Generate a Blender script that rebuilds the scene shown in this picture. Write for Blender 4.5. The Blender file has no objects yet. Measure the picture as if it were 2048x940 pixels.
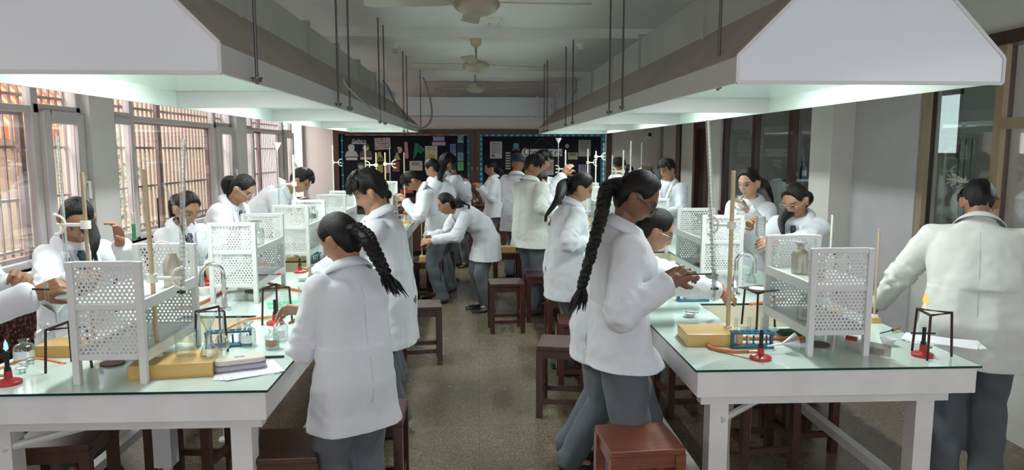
import bpy, bmesh, math, random
from math import sin, cos, pi, radians, exp, sqrt
from mathutils import Vector, Matrix, noise
from mathutils.bvhtree import BVHTree
import numpy as np
random.seed(7)
V = Vector
S = bpy.context.scene
COL = S.collection
# ------------------------------------------------------------------ camera
F = 1420.0; TH = math.atan(170/1420.0); PS = math.atan(69*cos(TH)/1420.0); H = 1.80
cd = bpy.data.cameras.new('camera'); cam = bpy.data.objects.new('camera', cd); COL.objects.link(cam)
cd.sensor_width = 36; cd.lens = 36*F/2048; cd.clip_start = .05; cd.clip_end = 200
cam.location = (0, 0, H); cam.rotation_euler = (pi/2-TH, 0, -PS)
S.camera = cam
CM = cam.rotation_euler.to_matrix()
def ray(px, py):
    return CM @ V(((px-1024)/F, -(py-470)/F, -1))
def at(px, py, X=None, Y=None, Z=None):
    d = ray(px, py)
    if Y is not None: t = Y/d.y
    elif X is not None: t = X/d.x
    else: t = (Z-H)/d.z
    return V((d.x*t, d.y*t, H+d.z*t))
# ------------------------------------------------------------------ light
S.view_settings.view_transform = 'Standard'; S.view_settings.look = 'None'
S.view_settings.gamma = 1; S.view_settings.use_curve_mapping = False
S.view_settings.exposure = 0.2
W = bpy.data.worlds.new('world'); S.world = W; W.use_nodes = True
wn = W.node_tree.nodes; wn['Background'].inputs[0].default_value = (.90, .95, 1, 1); wn['Background'].inputs[1].default_value = 2.6
def area(name, loc, rot, sx, sy, e, col):
    l = bpy.data.lights.new(name, 'AREA'); l.shape = 'RECTANGLE'; l.size = sx; l.size_y = sy; l.energy = e; l.color = col
    o = bpy.data.objects.new(name, l); COL.objects.link(o); o.location = loc; o.rotation_euler = rot; return o
sun = bpy.data.lights.new('sun', 'SUN'); sun.energy = 2.2; sun.angle = radians(3); sun.color = (1, .93, .82)
so = bpy.data.objects.new('sun', sun); COL.objects.link(so); so.rotation_euler = (radians(28), radians(14), 0)
# daylight of the open sky above the courtyard, coming through the left windows, and above the yard on the right
area('sky_light', (-6.2, 6.0, 5.2), (0, radians(-52), 0), 3, 15, 1500, (1, .96, .93))
area('yard_light', (9.0, 7.0, 4.2), (0, radians(62), 0), 3, 11, 2600, (.95, .98, 1))
# ------------------------------------------------------------------ materials
MC = {}
def mat(name, col=(.8, .8, .8), rough=.5, metal=0, spec=.5, emit=None, es=1, bump=0, bscale=40, bstretch=(1, 1, 1), var=0, vscale=6, col2=None, alpha=1, trans=0, coat=0, sheen=0, sss=0):
    if name in MC: return MC[name]
    m = bpy.data.materials.new(name); m.use_nodes = True; nt = m.node_tree; N = nt.nodes; L = nt.links
    b = N['Principled BSDF']; I = b.inputs
    I['Base Color'].default_value = (*col, 1); I['Roughness'].default_value = rough; I['Metallic'].default_value = metal
    I['Specular IOR Level'].default_value = spec; I['Coat Weight'].default_value = coat; I['Sheen Weight'].default_value = sheen
    if sss: I['Subsurface Weight'].default_value = sss; I['Subsurface Radius'].default_value = (.01, .004, .002)
    if emit: I['Emission Color'].default_value = (*emit, 1); I['Emission Strength'].default_value = es
    if bump or var or col2:
        tc = N.new('ShaderNodeTexCoord'); mp = N.new('ShaderNodeMapping'); mp.inputs['Scale'].default_value = bstretch
        L.new(tc.outputs['Object'], mp.inputs['Vector'])
    if var or col2:
        n = N.new('ShaderNodeTexNoise'); n.inputs['Scale'].default_value = vscale; n.inputs['Detail'].default_value = 6
        L.new(mp.outputs[0], n.inputs['Vector'])
        r = N.new('ShaderNodeValToRGB'); c2 = col2 or tuple(c*(1-var) for c in col)
        r.color_ramp.elements[0].position = .35; r.color_ramp.elements[1].position = .65
        r.color_ramp.elements[0].color = (*c2, 1); r.color_ramp.elements[1].color = (*col, 1)
        L.new(n.outputs['Fac'], r.inputs[0]); L.new(r.outputs[0], I['Base Color'])
    if bump:
        n = N.new('ShaderNodeTexNoise'); n.inputs['Scale'].default_value = bscale; n.inputs['Detail'].default_value = 4
        L.new(mp.outputs[0], n.inputs['Vector'])
        bp = N.new('ShaderNodeBump'); bp.inputs['Strength'].default_value = bump; bp.inputs['Distance'].default_value = .01
        L.new(n.outputs['Fac'], bp.inputs['Height']); L.new(bp.outputs[0], I['Normal'])
    MC[name] = m; return m
def glassmat(name, col=(.93, .97, .95), base=.08, top=.75, rough=.03):
    """thin clear sheet: transparent mixed with a mirror by facing angle"""
    if name in MC: return MC[name]
    m = bpy.data.materials.new(name); m.use_nodes = True; nt = m.node_tree; N = nt.nodes; L = nt.links
    N.remove(N['Principled BSDF']); o = N['Material Output']
    t = N.new('ShaderNodeBsdfTransparent'); t.inputs[0].default_value = (*col, 1)
    g = N.new('ShaderNodeBsdfGlossy'); g.inputs['Roughness'].default_value = rough
    lw = N.new('ShaderNodeLayerWeight'); lw.inputs[0].default_value = .35
    mr = N.new('ShaderNodeMapRange'); mr.inputs['To Min'].default_value = base; mr.inputs['To Max'].default_value = top
    mx = N.new('ShaderNodeMixShader')
    L.new(lw.outputs['Facing'], mr.inputs[0]); L.new(mr.outputs[0], mx.inputs[0]); L.new(t.outputs[0], mx.inputs[1]); L.new(g.outputs[0], mx.inputs[2])
    L.new(mx.outputs[0], o.inputs[0]); MC[name] = m; return m
def emat(name, col, s):
    if name in MC: return MC[name]
    m = bpy.data.materials.new(name); m.use_nodes = True; N = m.node_tree.nodes; N.remove(N['Principled BSDF'])
    e = N.new('ShaderNodeEmission'); e.inputs[0].default_value = (*col, 1); e.inputs[1].default_value = s
    m.node_tree.links.new(e.outputs[0], N['Material Output'].inputs[0]); MC[name] = m; return m
# ------------------------------------------------------------------ mesh helpers
def frame(d):
    d = V(d).normalized(); a = V((0, 0, 1)) if abs(d.z) < .9 else V((0, 1, 0))
    u = d.cross(a).normalized(); v = u.cross(d).normalized(); return u, v, d
class MB:
    def __init__(s): s.v = []; s.f = []; s.m = []; s.mi = 0
    def add(s, vs, fs):
        o = len(s.v); s.v += [tuple(x) for x in vs]; s.f += [tuple(i+o for i in f) for f in fs]; s.m += [s.mi]*len(fs); return s
    def box(s, x0, x1, y0, y1, z0, z1, M=None):
        vs = [V((x, y, z)) for x in (x0, x1) for y in (y0, y1) for z in (z0, z1)]
        if M is not None: vs = [M @ p for p in vs]
        return s.add(vs, [(0, 1, 3, 2), (4, 6, 7, 5), (0, 4, 5, 1), (2, 3, 7, 6), (0, 2, 6, 4), (1, 5, 7, 3)])
    def bar(s, p, q, w, h=None, up=(0, 0, 1)):
        p, q = V(p), V(q); d = (q-p).normalized(); h = h or w; a = V(up)
        if abs(d.dot(a)) > .95: a = V((0, 1, 0))
        u = d.cross(a).normalized()*w/2; v = u.cross(d).normalized()*h/2
        vs = [c+e*u+g*v for c in (p, q) for e, g in ((-1, -1), (1, -1), (1, 1), (-1, 1))]
        return s.add(vs, [(3, 2, 1, 0), (4, 5, 6, 7)]+[(i, (i+1) % 4, 4+(i+1) % 4, 4+i) for i in range(4)])
    def cyl(s, p, q, r, r2=None, n=12, cap=True):
        p, q = V(p), V(q); r2 = r if r2 is None else r2; u, v, d = frame(q-p); vs = []
        for c, R in ((p, r), (q, r2)):
            vs += [c+u*R*cos(2*pi*i/n)+v*R*sin(2*pi*i/n) for i in range(n)]
        fs = [(i, (i+1) % n, n+(i+1) % n, n+i) for i in range(n)]
        if cap: fs += [tuple(range(n))[::-1], tuple(range(n, 2*n))]
        return s.add(vs, fs)
    def tube(s, pts, r, n=8, closed=False):
        pts = [V(p) for p in pts]; m = len(pts); vs = []; R = r if isinstance(r, (list, tuple)) else [r]*m
        pu = None
        for i, p in enumerate(pts):
            a = pts[(i-1) % m] if (i or closed) else p; b = pts[(i+1) % m] if (i < m-1 or closed) else p
            d = (b-a).normalized()
            if pu is None: u, v, _ = frame(d)
            else:
                u = (pu-d*pu.dot(d)).normalized(); v = d.cross(u)
            pu = u
            vs += [p+(u*cos(2*pi*k/n)+v*sin(2*pi*k/n))*R[i] for k in range(n)]
        fs = []
        for i in range(m if closed else m-1):
            j = (i+1) % m
            fs += [(i*n+k, i*n+(k+1) % n, j*n+(k+1) % n, j*n+k) for k in range(n)]
        if not closed: fs += [tuple(range(n))[::-1], tuple(range((m-1)*n, m*n))]
        return s.add(vs, fs)
    def lathe(s, prof, n=20, c=(0, 0, 0), ax=(0, 0, 1), cap=False):
        c = V(c); u, v, d = frame(ax) if tuple(ax) != (0, 0, 1) else (V((1, 0, 0)), V((0, 1, 0)), V((0, 0, 1))); vs = []
        for r, z in prof: vs += [c+d*z+(u*cos(2*pi*i/n)+v*sin(2*pi*i/n))*r for i in range(n)]
        m = len(prof); fs = [(j*n+i, j*n+(i+1) % n, (j+1)*n+(i+1) % n, (j+1)*n+i) for j in range(m-1) for i in range(n)]
        if cap: fs += [tuple(range(n))[::-1], tuple(range((m-1)*n, m*n))]
        return s.add(vs, fs)
    def sph(s, c, r, n=12, M=None):
        c = V(c); R = r if isinstance(r, (list, tuple)) else (r, r, r); vs = []; k = n//2+1
        for j in range(k+1):
            t = pi*j/k
            for i in range(n):
                p = V((R[0]*sin(t)*cos(2*pi*i/n), R[1]*sin(t)*sin(2*pi*i/n), -R[2]*cos(t)))
                vs.append(c+(M @ p if M is not None else p))
        return s.add(vs, [(j*n+i, j*n+(i+1) % n, (j+1)*n+(i+1) % n, (j+1)*n+i) for j in range(k) for i in range(n)])
    def cone(s, p, q, r1, r2, n=12):
        s.cyl(p, q, r1, r2, n); s.sph(p, r1, n); s.sph(q, r2, n); return s
    def prism(s, pts, axis, a, b):
        """polygon pts (2D) extruded along axis from a to b"""
        def P(p, t): return {'x': (t, p[0], p[1]), 'y': (p[0], t, p[1]), 'z': (p[0], p[1], t)}[axis]
        n = len(pts); vs = [P(p, a) for p in pts]+[P(p, b) for p in pts]
        return s.add(vs, [tuple(range(n))[::-1], tuple(range(n, 2*n))]+[(i, (i+1) % n, n+(i+1) % n, n+i) for i in range(n)])
    def loft(s, rings):
        n = len(rings[0]); vs = [p for r in rings for p in r]; m = len(rings)
        fs = [(j*n+i, j*n+(i+1) % n, (j+1)*n+(i+1) % n, (j+1)*n+i) for j in range(m-1) for i in range(n)]
        fs += [tuple(range(n))[::-1], tuple(range((m-1)*n, m*n))]
        return s.add(vs, fs)
    def mesh(s, name, mats, smooth=False, merge=True):
        me = bpy.data.meshes.new(name); me.from_pydata(s.v, [], s.f); me.update()
        bm = bmesh.new(); bm.from_mesh(me)
        if merge: bmesh.ops.remove_doubles(bm, verts=bm.verts, dist=1e-6)
        bmesh.ops.recalc_face_normals(bm, faces=bm.faces); bm.to_mesh(me); bm.free()
        mats = mats if isinstance(mats, (list, tuple)) else [mats]
        for m in mats: me.materials.append(m)
        if len(mats) > 1 and len(me.polygons) == len(s.m): me.polygons.foreach_set('material_index', s.m)
        if smooth: shade(me)
        return me
    def build(s, name, mats, parent=None, smooth=False, bevel=0, loc=None):
        me = s.mesh(name, mats, smooth); o = bpy.data.objects.new(name, me); COL.objects.link(o)
        if parent: o.parent = parent
        if loc is not None: o.location = loc
        if bevel:
            b = o.modifiers.new('b', 'BEVEL'); b.width = bevel; b.segments = 2; b.limit_method = 'ANGLE'
        return o
def shade(me, ang=40):
    me.polygons.foreach_set('use_smooth', [True]*len(me.polygons))
    try: me.set_sharp_from_angle(angle=radians(ang))
    except Exception: pass
def tag(o, label=None, cat=None, group=None, kind=None):
    for k, v in (('label', label), ('category', cat), ('group', group), ('kind', kind)):
        if v: o[k] = v
    return o
def empty(name, loc=(0, 0, 0), rz=0, label=None, cat=None, group=None):
    o = bpy.data.objects.new(name, None); COL.objects.link(o); o.location = loc; o.rotation_euler.z = rz
    o.empty_display_size = .05
    return tag(o, label, cat, group)
def dup(o, loc=None, rz=None, label=None, group=None, parent=None):
    c = o.copy(); COL.objects.link(c)
    if parent: c.parent = parent
    if loc is not None: c.location = loc
    if rz is not None: c.rotation_euler.z = rz
    if label: c['label'] = label
    if group: c['group'] = group
    for ch in list(o.children): dup(ch, parent=c)
    return c
def struct(o): o['kind'] = 'structure'; return o
def arc(c, r, a0, a1, n, u=(1, 0, 0), v=(0, 0, 1)):
    c, u, v = V(c), V(u), V(v)
    return [c+u*r*cos(radians(a0+(a1-a0)*i/n))+v*r*sin(radians(a0+(a1-a0)*i/n)) for i in range(n+1)]
def bez(P, n=16):
    """smooth path through points (Catmull-Rom)"""
    P = [V(p) for p in P]; Q = [P[0]]+P+[P[-1]]; out = []
    for i in range(1, len(Q)-2):
        for k in range(n):
            t = k/n; a, b, c, d = Q[i-1:i+3]
            out.append(.5*((2*b)+(c-a)*t+(2*a-5*b+4*c-d)*t*t+(3*b-a-3*c+d)*t**3))
    return out+[P[-1]]
# ------------------------------------------------------------------ palette
WHITE = mat('white_paint', (.70, .70, .695), .4, var=.04, vscale=3)
BENCHW = mat('bench_paint', (.80, .79, .78), .45, var=.1, vscale=4)
HOODOUT = mat('hood_sheet', (.62, .61, .61), .35)
HOODIN = mat('hood_lining', (.76, .86, .81), .45)
HOODSLOPE = mat('brown_hood_slope', (.36, .32, .285), .7, var=.12, vscale=3)  # mottled brown for the sloped hood sides, darker than the skirts
DUCT = mat('duct_sheet', (.43, .425, .40), .5, var=.1, vscale=2)
SILVER = mat('silver_duct', (.75, .77, .82), .28, metal=.8, bump=.3, bscale=8)
WALL = mat('wall_plaster', (.74, .71, .68), .8, var=.04, vscale=2)
WALLL = mat('lilac_plaster', (.76, .69, .67), .8, var=.03, vscale=2)
CEIL = mat('ceiling_plaster', (.76, .74, .72), .85, var=.05, vscale=1)
UPVC = mat('window_plastic', (.62, .57, .57), .35)
GRILLE = mat('painted_grille', (.34, .235, .235), .5)
DWOOD = mat('dark_wood', (.075, .024, .018), .32, coat=.3, bstretch=(1, 1, .12), var=.35, vscale=25, bump=.05)
BWOOD = mat('board_wood', (.09, .038, .028), .4, bstretch=(1, 1, .1), var=.25, vscale=20)
RWOOD = mat('red_brown_wood', (.22, .065, .033), .35, coat=.25, bstretch=(.15, 1, 1), var=.3, vscale=40)
PWOOD = mat('pale_trim_wood', (.42, .31, .20), .5, bstretch=(1, 1, .1), var=.15, vscale=20)
BLOCK = mat('varnished_block_wood', (.66, .42, .13), .35, coat=.3, bstretch=(.3, 1, 1), var=.12, vscale=14)
RODW = mat('varnished_rod_wood', (.56, .43, .26), .4)
IRON = mat('rusty_iron', (.055, .03, .026), .55, metal=.5, bump=.2, bscale=120)
BLACK = mat('black_metal', (.02, .02, .022), .4, metal=.3)
CHROME = mat('chrome', (.62, .64, .66), .18, metal=1)
STEEL = mat('steel_rod', (.13, .125, .13), .4, metal=.7)
REDP = mat('red_enamel', (.42, .018, .022), .35, coat=.4)
BRASS = mat('brass', (.55, .33, .12), .35, metal=.8)
RUBBER = mat('orange_rubber_tube', (.62, .19, .06), .5)
BLUEP = mat('blue_rack_plastic', (.02, .14, .23), .35)
CREAMP = mat('cream_plastic', (.76, .74, .66), .4)
PAPER = mat('paper', (.80, .81, .85), .8)
CLEAR = glassmat('clear_glass', (.90, .94, .92), .10, .85)
PANE = glassmat('window_glass', (.96, .98, .97), .04, .5, .01)
TINT = glassmat('tinted_glass', (.62, .68, .66), .05, .30, .02)
PLAS = glassmat('frosted_plastic', (.70, .74, .72), .45, .75, .35)
HAIR = mat('black_hair', (.006, .005, .005), .42, spec=.28, bump=.5, bscale=260, bstretch=(1, 1, .15))
COAT = mat('lab_coat_cotton', (.66, .675, .72), .85, bump=.3, bscale=14, sheen=.2)
COATC = mat('lab_coat_cream_cotton', (.66, .67, .645), .85, bump=.3, bscale=14, sheen=.2)
TROU = mat('grey_trouser_cloth', (.105, .12, .135), .85, bump=.1, bscale=30, sheen=.1)
SHOE = mat('black_leather', (.012, .012, .013), .3)
NAVY = mat('navy_cloth', (.015, .03, .06), .7)
SHIRT = mat('shirt_cotton', (.50, .48, .57), .85)
for m_ in (COAT, COATC):
    nt = m_.node_tree; N = nt.nodes; tc = [n for n in N if n.type == 'TEX_COORD'][0]; pb = [n for n in N if n.type == 'BSDF_PRINCIPLED'][0]; ob = [n for n in N if n.type == 'BUMP'][0]
    mp = N.new('ShaderNodeMapping'); mp.inputs['Scale'].default_value = (1, 1, .45); nt.links.new(tc.outputs['Object'], mp.inputs[0])
    nn = N.new('ShaderNodeTexNoise'); nn.noise_type = 'RIDGED_MULTIFRACTAL' if hasattr(nn, 'noise_type') else nn.noise_type
    nn.inputs['Scale'].default_value = 5.5; nn.inputs['Detail'].default_value = 2.5; nn.inputs['Distortion'].default_value = .8; nt.links.new(mp.outputs[0], nn.inputs['Vector'])
    b2 = N.new('ShaderNodeBump'); b2.inputs['Strength'].default_value = .42; b2.inputs['Distance'].default_value = .02; nt.links.new(nn.outputs[0], b2.inputs['Height']); nt.links.new(ob.outputs[0], b2.inputs['Normal']); nt.links.new(b2.outputs[0], pb.inputs['Normal'])
def glasstop():
    m = bpy.data.materials.new('sheet_glass_top'); m.use_nodes = True; nt = m.node_tree; N = nt.nodes; L = nt.links; b = N['Principled BSDF']
    b.inputs['Base Color'].default_value = (.60, .72, .67, 1); b.inputs['Roughness'].default_value = .07
    b.inputs['Specular IOR Level'].default_value = .6; b.inputs['Coat Weight'].default_value = .3; b.inputs['Coat Roughness'].default_value = .03
    tc = N.new('ShaderNodeTexCoord'); n = N.new('ShaderNodeTexNoise'); n.inputs['Scale'].default_value = 2.2; n.inputs['Detail'].default_value = 3
    r = N.new('ShaderNodeValToRGB'); r.color_ramp.elements[0].color = (.52, .66, .60, 1); r.color_ramp.elements[1].color = (.68, .78, .73, 1)
    L.new(tc.outputs['Object'], n.inputs['Vector']); L.new(n.outputs[0], r.inputs[0]); L.new(r.outputs[0], b.inputs['Base Color'])
    return m
GTOP = glasstop()
GEDGE = mat('glass_edge', (.006, .05, .045), .15)
def floormat():
    m = bpy.data.materials.new('terrazzo_floor'); m.use_nodes = True; nt = m.node_tree; N = nt.nodes; L = nt.links; b = N['Principled BSDF']
    tc = N.new('ShaderNodeTexCoord'); v = N.new('ShaderNodeTexVoronoi'); v.inputs['Scale'].default_value = 150
    r = N.new('ShaderNodeValToRGB'); cr = r.color_ramp; cr.elements[0].color = (.075, .056, .036, 1); cr.elements[1].color = (.30, .235, .165, 1)
    e = cr.elements.new(.5); e.color = (.17, .133, .093, 1)
    L.new(tc.outputs['Object'], v.inputs['Vector']); L.new(v.outputs['Color'], r.inputs[0])
    br = N.new('ShaderNodeTexBrick'); br.offset = 0; br.inputs['Scale'].default_value = 1; br.inputs['Mortar Size'].default_value = .0035
    br.inputs['Brick Width'].default_value = .9; br.inputs['Row Height'].default_value = .9
    br.inputs['Color1'].default_value = (1, 1, 1, 1); br.inputs['Color2'].default_value = (.93, .93, .93, 1); br.inputs['Mortar'].default_value = (.72, .7, .68, 1)
    L.new(tc.outputs['Object'], br.inputs['Vector'])
    mx = N.new('ShaderNodeMixRGB'); mx.blend_type = 'MULTIPLY'; mx.inputs[0].default_value = 1
    L.new(r.outputs[0], mx.inputs[1]); L.new(br.outputs[0], mx.inputs[2]); L.new(mx.outputs[0], b.inputs['Base Color'])
    n = N.new('ShaderNodeTexNoise'); n.inputs['Scale'].default_value = 3; L.new(tc.outputs['Object'], n.inputs['Vector'])
    mr = N.new('ShaderNodeMapRange'); mr.inputs['To Min'].default_value = .16; mr.inputs['To Max'].default_value = .34
    L.new(n.outputs[0], mr.inputs[0]); L.new(mr.outputs[0], b.inputs['Roughness'])
    return m
def granite():
    m = bpy.data.materials.new('red_granite'); m.use_nodes = True; nt = m.node_tree; N = nt.nodes; L = nt.links; b = N['Principled BSDF']
    tc = N.new('ShaderNodeTexCoord'); v = N.new('ShaderNodeTexVoronoi'); v.inputs['Scale'].default_value = 55
    r = N.new('ShaderNodeValToRGB'); cr = r.color_ramp; cr.elements[0].color = (.02, .006, .006, 1); cr.elements[1].color = (.16, .07, .055, 1); cr.elements[0].position = .4
    L.new(tc.outputs['Object'], v.inputs['Vector']); L.new(v.outputs['Color'], r.inputs[0]); L.new(r.outputs[0], b.inputs['Base Color']); b.inputs['Roughness'].default_value = .2
    return m
def awning():
    m = bpy.data.materials.new('striped_awning'); m.use_nodes = True; nt = m.node_tree; N = nt.nodes; L = nt.links; b = N['Principled BSDF']
    tc = N.new('ShaderNodeTexCoord'); w = N.new('ShaderNodeTexWave'); w.bands_direction = 'Y'; w.inputs['Scale'].default_value = 1.1; w.inputs['Distortion'].default_value = 0
    r = N.new('ShaderNodeValToRGB'); r.color_ramp.interpolation = 'CONSTANT'; r.color_ramp.elements[0].color = (.60, .13, .05, 1); r.color_ramp.elements[1].position = .5; r.color_ramp.elements[1].color = (.68, .38, .20, 1)
    L.new(tc.outputs['Object'], w.inputs['Vector']); L.new(w.outputs[0], r.inputs[0]); L.new(r.outputs[0], b.inputs['Base Color'])
    b.inputs['Roughness'].default_value = .8
    return m
# ================================================================== SETTING
T0 = .12
XL, XR, YB, ZC, Y0 = -3.05, 3.3, 12.7, 2.98, -1.5
FLOORM = floormat()
struct(MB().box(-3.4, 6.6, Y0, YB+.3, -.12, 0).build('floor', FLOORM))
mb = MB().box(-3.3, 6.6, Y0, YB+.3, ZC, ZC+.15)
struct(mb.build('ceiling', CEIL))
for i, (ya, yb_) in enumerate(((7.1, 7.75), (10.9, 11.5), (3.0, 3.55))):
    struct(MB().box(XL, XR, ya, yb_, 2.89, ZC).build('trim_%d' % (i+1), CEIL))
struct(MB().box(XL-.25, 6.6, YB, YB+.2, 0, ZC).build('wall_back', WALLL))
struct(MB().box(XL-.22, XR+T0, Y0-.2, Y0, 0, 1.0).box(XL-.22, XR+T0, Y0-.2, Y0, 2.55, ZC).box(XL-.22, -2.2, Y0-.2, Y0, 1.0, 2.55).box(2.6, XR+T0, Y0-.2, Y0, 1.0, 2.55).build('wall_front', WALL))
# left wall with windows -------------------------------------------------
SILL, TOP = .98, 2.62
bays = [(-.7, 2.75), (2.75, 6.2), (6.2, 9.65), (9.65, 12.62)]
mb = MB()
mb.box(XL-.22, XL, Y0, YB, .93, SILL); mb.box(XL-.22, XL, Y0, YB, TOP, ZC)
for a, b_ in bays: mb.box(XL-.22, XL, a-.38, a, SILL, TOP)
mb.box(XL-.22, XL, Y0, -1.08, SILL, TOP); mb.box(XL-.22, XL, 12.62, YB, SILL, TOP)
struct(mb.build('wall_left', WALL))
struct(MB().box(XL-.22, XL, Y0, YB, 0, .93).build('trim_10', granite()))
struct(MB().box(XL-.2, XL+.05, Y0, YB, SILL-.03, SILL).build('trim_11', UPVC, bevel=.006))
X = XL-.10
wi = 0
for a, b_ in bays:
    L_ = b_-a; y = a; pane0 = a+.44; pane1 = b_-.38-.62
    wi += 1
    w = struct(empty('window_%d' % wi, (X, a, SILL)))
    ts = 2.08-SILL; hh = TOP-SILL; w.location = (X, a, SILL)
    end = b_-.38-a
    # outer frame, mullions, transom
    fr = MB()
    for yy, ww in ((0, .06), (.42, .07), (end-.62, .08), (end-.06, .06)): fr.box(-.03, .03, yy, yy+ww, 0, hh)
    for z0, z1 in ((0, .05), (hh-.05, hh)): fr.box(-.03, .03, 0, end, z0, z1)
    fr.box(-.03, .03, 0, .42, ts-.02, ts+.05); fr.box(-.03, .03, end-.6, end, ts-.02, ts+.05); fr.box(-.025, .025, .42, end-.6, ts-.02, ts+.03)
    fr.build('window_frame', UPVC, w, bevel=.005)
    MB().box(-.003, .003, .05, end-.05, .04, hh-.04).build('pane', PANE, w)
    # dark sliding sash in the wide light
    sf = MB(); m0, m1 = .5, end-.64
    for yy in (m0, m1-.05): sf.box(-.055, -.02, yy, yy+.05, .04, ts)
    mid = m0+(m1-m0)*.30; sf.box(-.055, -.02, mid, mid+.07, .04, hh)
    sf.box(-.055, -.02, m0, m1, .04, .08); sf.box(-.055, -.02, m0, m1, ts-.04, ts)
    sf.build('sash', GRILLE, w)
    # opening casement with handle
    ca = MB(); c0, c1 = end-.55, end-.03
    for yy in (c0, c1-.09): ca.box(.03, .07, yy, yy+.09, .03, ts)
    for z0 in (.03, ts-.09): ca.box(.03, .07, c0+.09, c1-.09, z0, z0+.09)
    ca.build('casement', UPVC, w, bevel=.008)
    hd = MB().box(.07, .085, c1-.065, c1-.035, .52, .62); hd.box(.085, .115, c1-.06, c1-.04, .56, .58); hd.box(.1, .118, c1-.062, c1-.038, .44, .58)
    hd.build('handle', WHITE, w, bevel=.004)
    ca = MB(); c0, c1 = .03, .43
    for yy in (c0, c1-.06): ca.box(.03, .06, yy, yy+.06, .03, ts)
    for z0 in (.03, ts-.06): ca.box(.03, .06, c0+.06, c1-.06, z0, z0+.06)
    ca.build('casement', UPVC, w, bevel=.008)
    # grille outside
    g = MB(); yy = .02
    while yy < end: g.box(-.105, -.09, yy, yy+.012, 0, hh); yy += .092
    for z in (.1, .46, .83, 1.2, 1.55): g.box(-.12, -.085, 0, end, z, z+.02)
    g.build('grille', GRILLE, w)
# right wall --------------------------------------------------------------
def yr(px, py=330): return at(px, py, X=XR).y
T = .12
mb = MB()
yA = yr(1710); yPier = yr(1665); yC = yr(1843); yD = yr(1990)
mb.box(XR, XR+T, yC, yPier, 0, 2.5)                   # solid panel
mb.box(XR, XR+T, Y0, yC, 0, .9); mb.box(XR, XR+T, yPier, yr(1440), 0, .95)
mb.box(XR, XR+T, Y0, YB, 2.5, ZC)
mb.box(XR, XR+T, yr(1440), yr(1418), 0, 2.5)
mb.box(XR, XR+T, yr(1390), yr(1362), 0, 2.5); mb.box(XR, XR+T, yr(1418), yr(1390), 2.15, 2.5)
mb.box(XR, XR+T, yr(1350), YB, 0, 2.5)
struct(mb.build('wall_right', WALL))
struct(MB().box(XR-.22, XR, yA, yPier, 0, ZC).build('trim_12', WALL))
struct(MB().box(XR-.02, XR, yr(1838), yA-.0, 0, 2.5).build('trim_13', mat('lilac_panel', (.60, .58, .60), .7, var=.05)))
mb = MB()
for p in (1447, 1506, 1579): y = yr(p); mb.box(XR-.005, XR+.06, y-.05, y+.05, .95, 2.5)
mb.box(XR-.01, XR+.1, yPier, yr(1440), .93, .98)
y = yr(1356); mb.box(XR-.015, XR+.1, y-.12, y+.12, 0, 2.5)
for p in (1392, 1416): y = yr(p); mb.box(XR-.04, XR+.1, y-.05, y+.05, 0, 2.2)
mb.box(XR-.04, XR+.1, yr(1416), yr(1392), 2.12, 2.2)
struct(mb.build('trim_14', DWOOD))
mb = MB()
for p in (1846, 1992): y = yr(p); mb.box(XR-.015, XR+.02, y-.035, y+.035, .9, 2.5)
mb.box(XR-.01, XR+.02, 1, yr(1992), 1.93, 2.0)
struct(mb.build('trim_15', PWOOD))
mb = MB()
for p in (1841, 1986): y = yr(p); mb.box(XR+.02, XR+.08, y-.03, y+.03, .9, 2.5)
mb.box(XR-.04, XR+.1, Y0, yC, 2.45, 2.53)
struct(mb.build('trim_16', DWOOD))
struct(MB().box(XR+.045, XR+.052, yPier, yr(1440), .97, 2.5).build('window_5', TINT))
struct(MB().box(XR+.045, XR+.052, yD, yC, .92, 2.45).build('window_6', TINT))
struct(MB().box(XR+.05, XR+.055, 1.0, yD, .92, 2.45).build('window_7', PANE))
struct(MB().box(XR+.03, XR+.07, yr(1416), yr(1392), 0, 2.12).build('door_shade_1', mat('doorway_shade', (.03, .017, .013), .5)))  # near-black panel filling the open doorway, its dimness put in as colour
# room beyond the partition
mb = MB().box(6.4, 6.6, Y0, YB, 0, 1.7).box(6.4, 6.6, Y0, YB, 2.6, ZC)
ww = [(4.2, 5.6), (6.6, 8.0), (9.2, 10.6)]; y = Y0
for a, b_ in ww: mb.box(6.4, 6.6, y, a, 1.7, 2.6); y = b_
mb.box(6.4, 6.6, y, YB, 1.7, 2.6)
struct(mb.build('wall_side_room', WALL))
for i, (a, b_) in enumerate(ww):
    w = struct(empty('window_%d' % (8+i), (6.45, a, 1.7))); f = MB(); n = b_-a
    for yy in (0, n/2-.03, n-.06): f.box(-.06, .02, yy, yy+.06, 0, .9)
    for z in (0, .84): f.box(-.06, .02, 0, n, z, z+.06)
    f.build('window_frame', UPVC, w); MB().box(-.01, -.004, 0, n, 0, .9).build('pane', PANE, w)
# outdoors ----------------------------------------------------------------
yard = struct(MB().box(-16, XL-.25, -10, 30, -.5, -.4).build('ground_yard', mat('yard_paving', (.60, .50, .42), .9)))
struct(MB().box(-9.6, -9.3, -10, 30, -.4, 4).build('wall_courtyard', mat('courtyard_plaster', (.66, .50, .36), .9, var=.08)))
a = MB()
for i in range(40):
    y = -4+i*.5
    a.add([(-9.2, y, 3.5), (-9.2, y+.5, 3.5), (-8.0, y+.5, 2.22), (-8.0, y, 2.22)], [(0, 1, 2, 3)])
    a.add([(-8.0, y, 2.22), (-8.0, y+.5, 2.22), (-8.0, y+.5, 2.02), (-8.0, y+.25, 1.95), (-8.0, y, 2.02)], [(0, 1, 2, 3, 4)])
ao = a.build('awning', awning()); sm = ao.modifiers.new('s', 'SOLIDIFY'); sm.thickness = .01
tag(ao, 'orange and cream striped awning with scalloped edge outside the left windows', 'awning')
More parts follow.
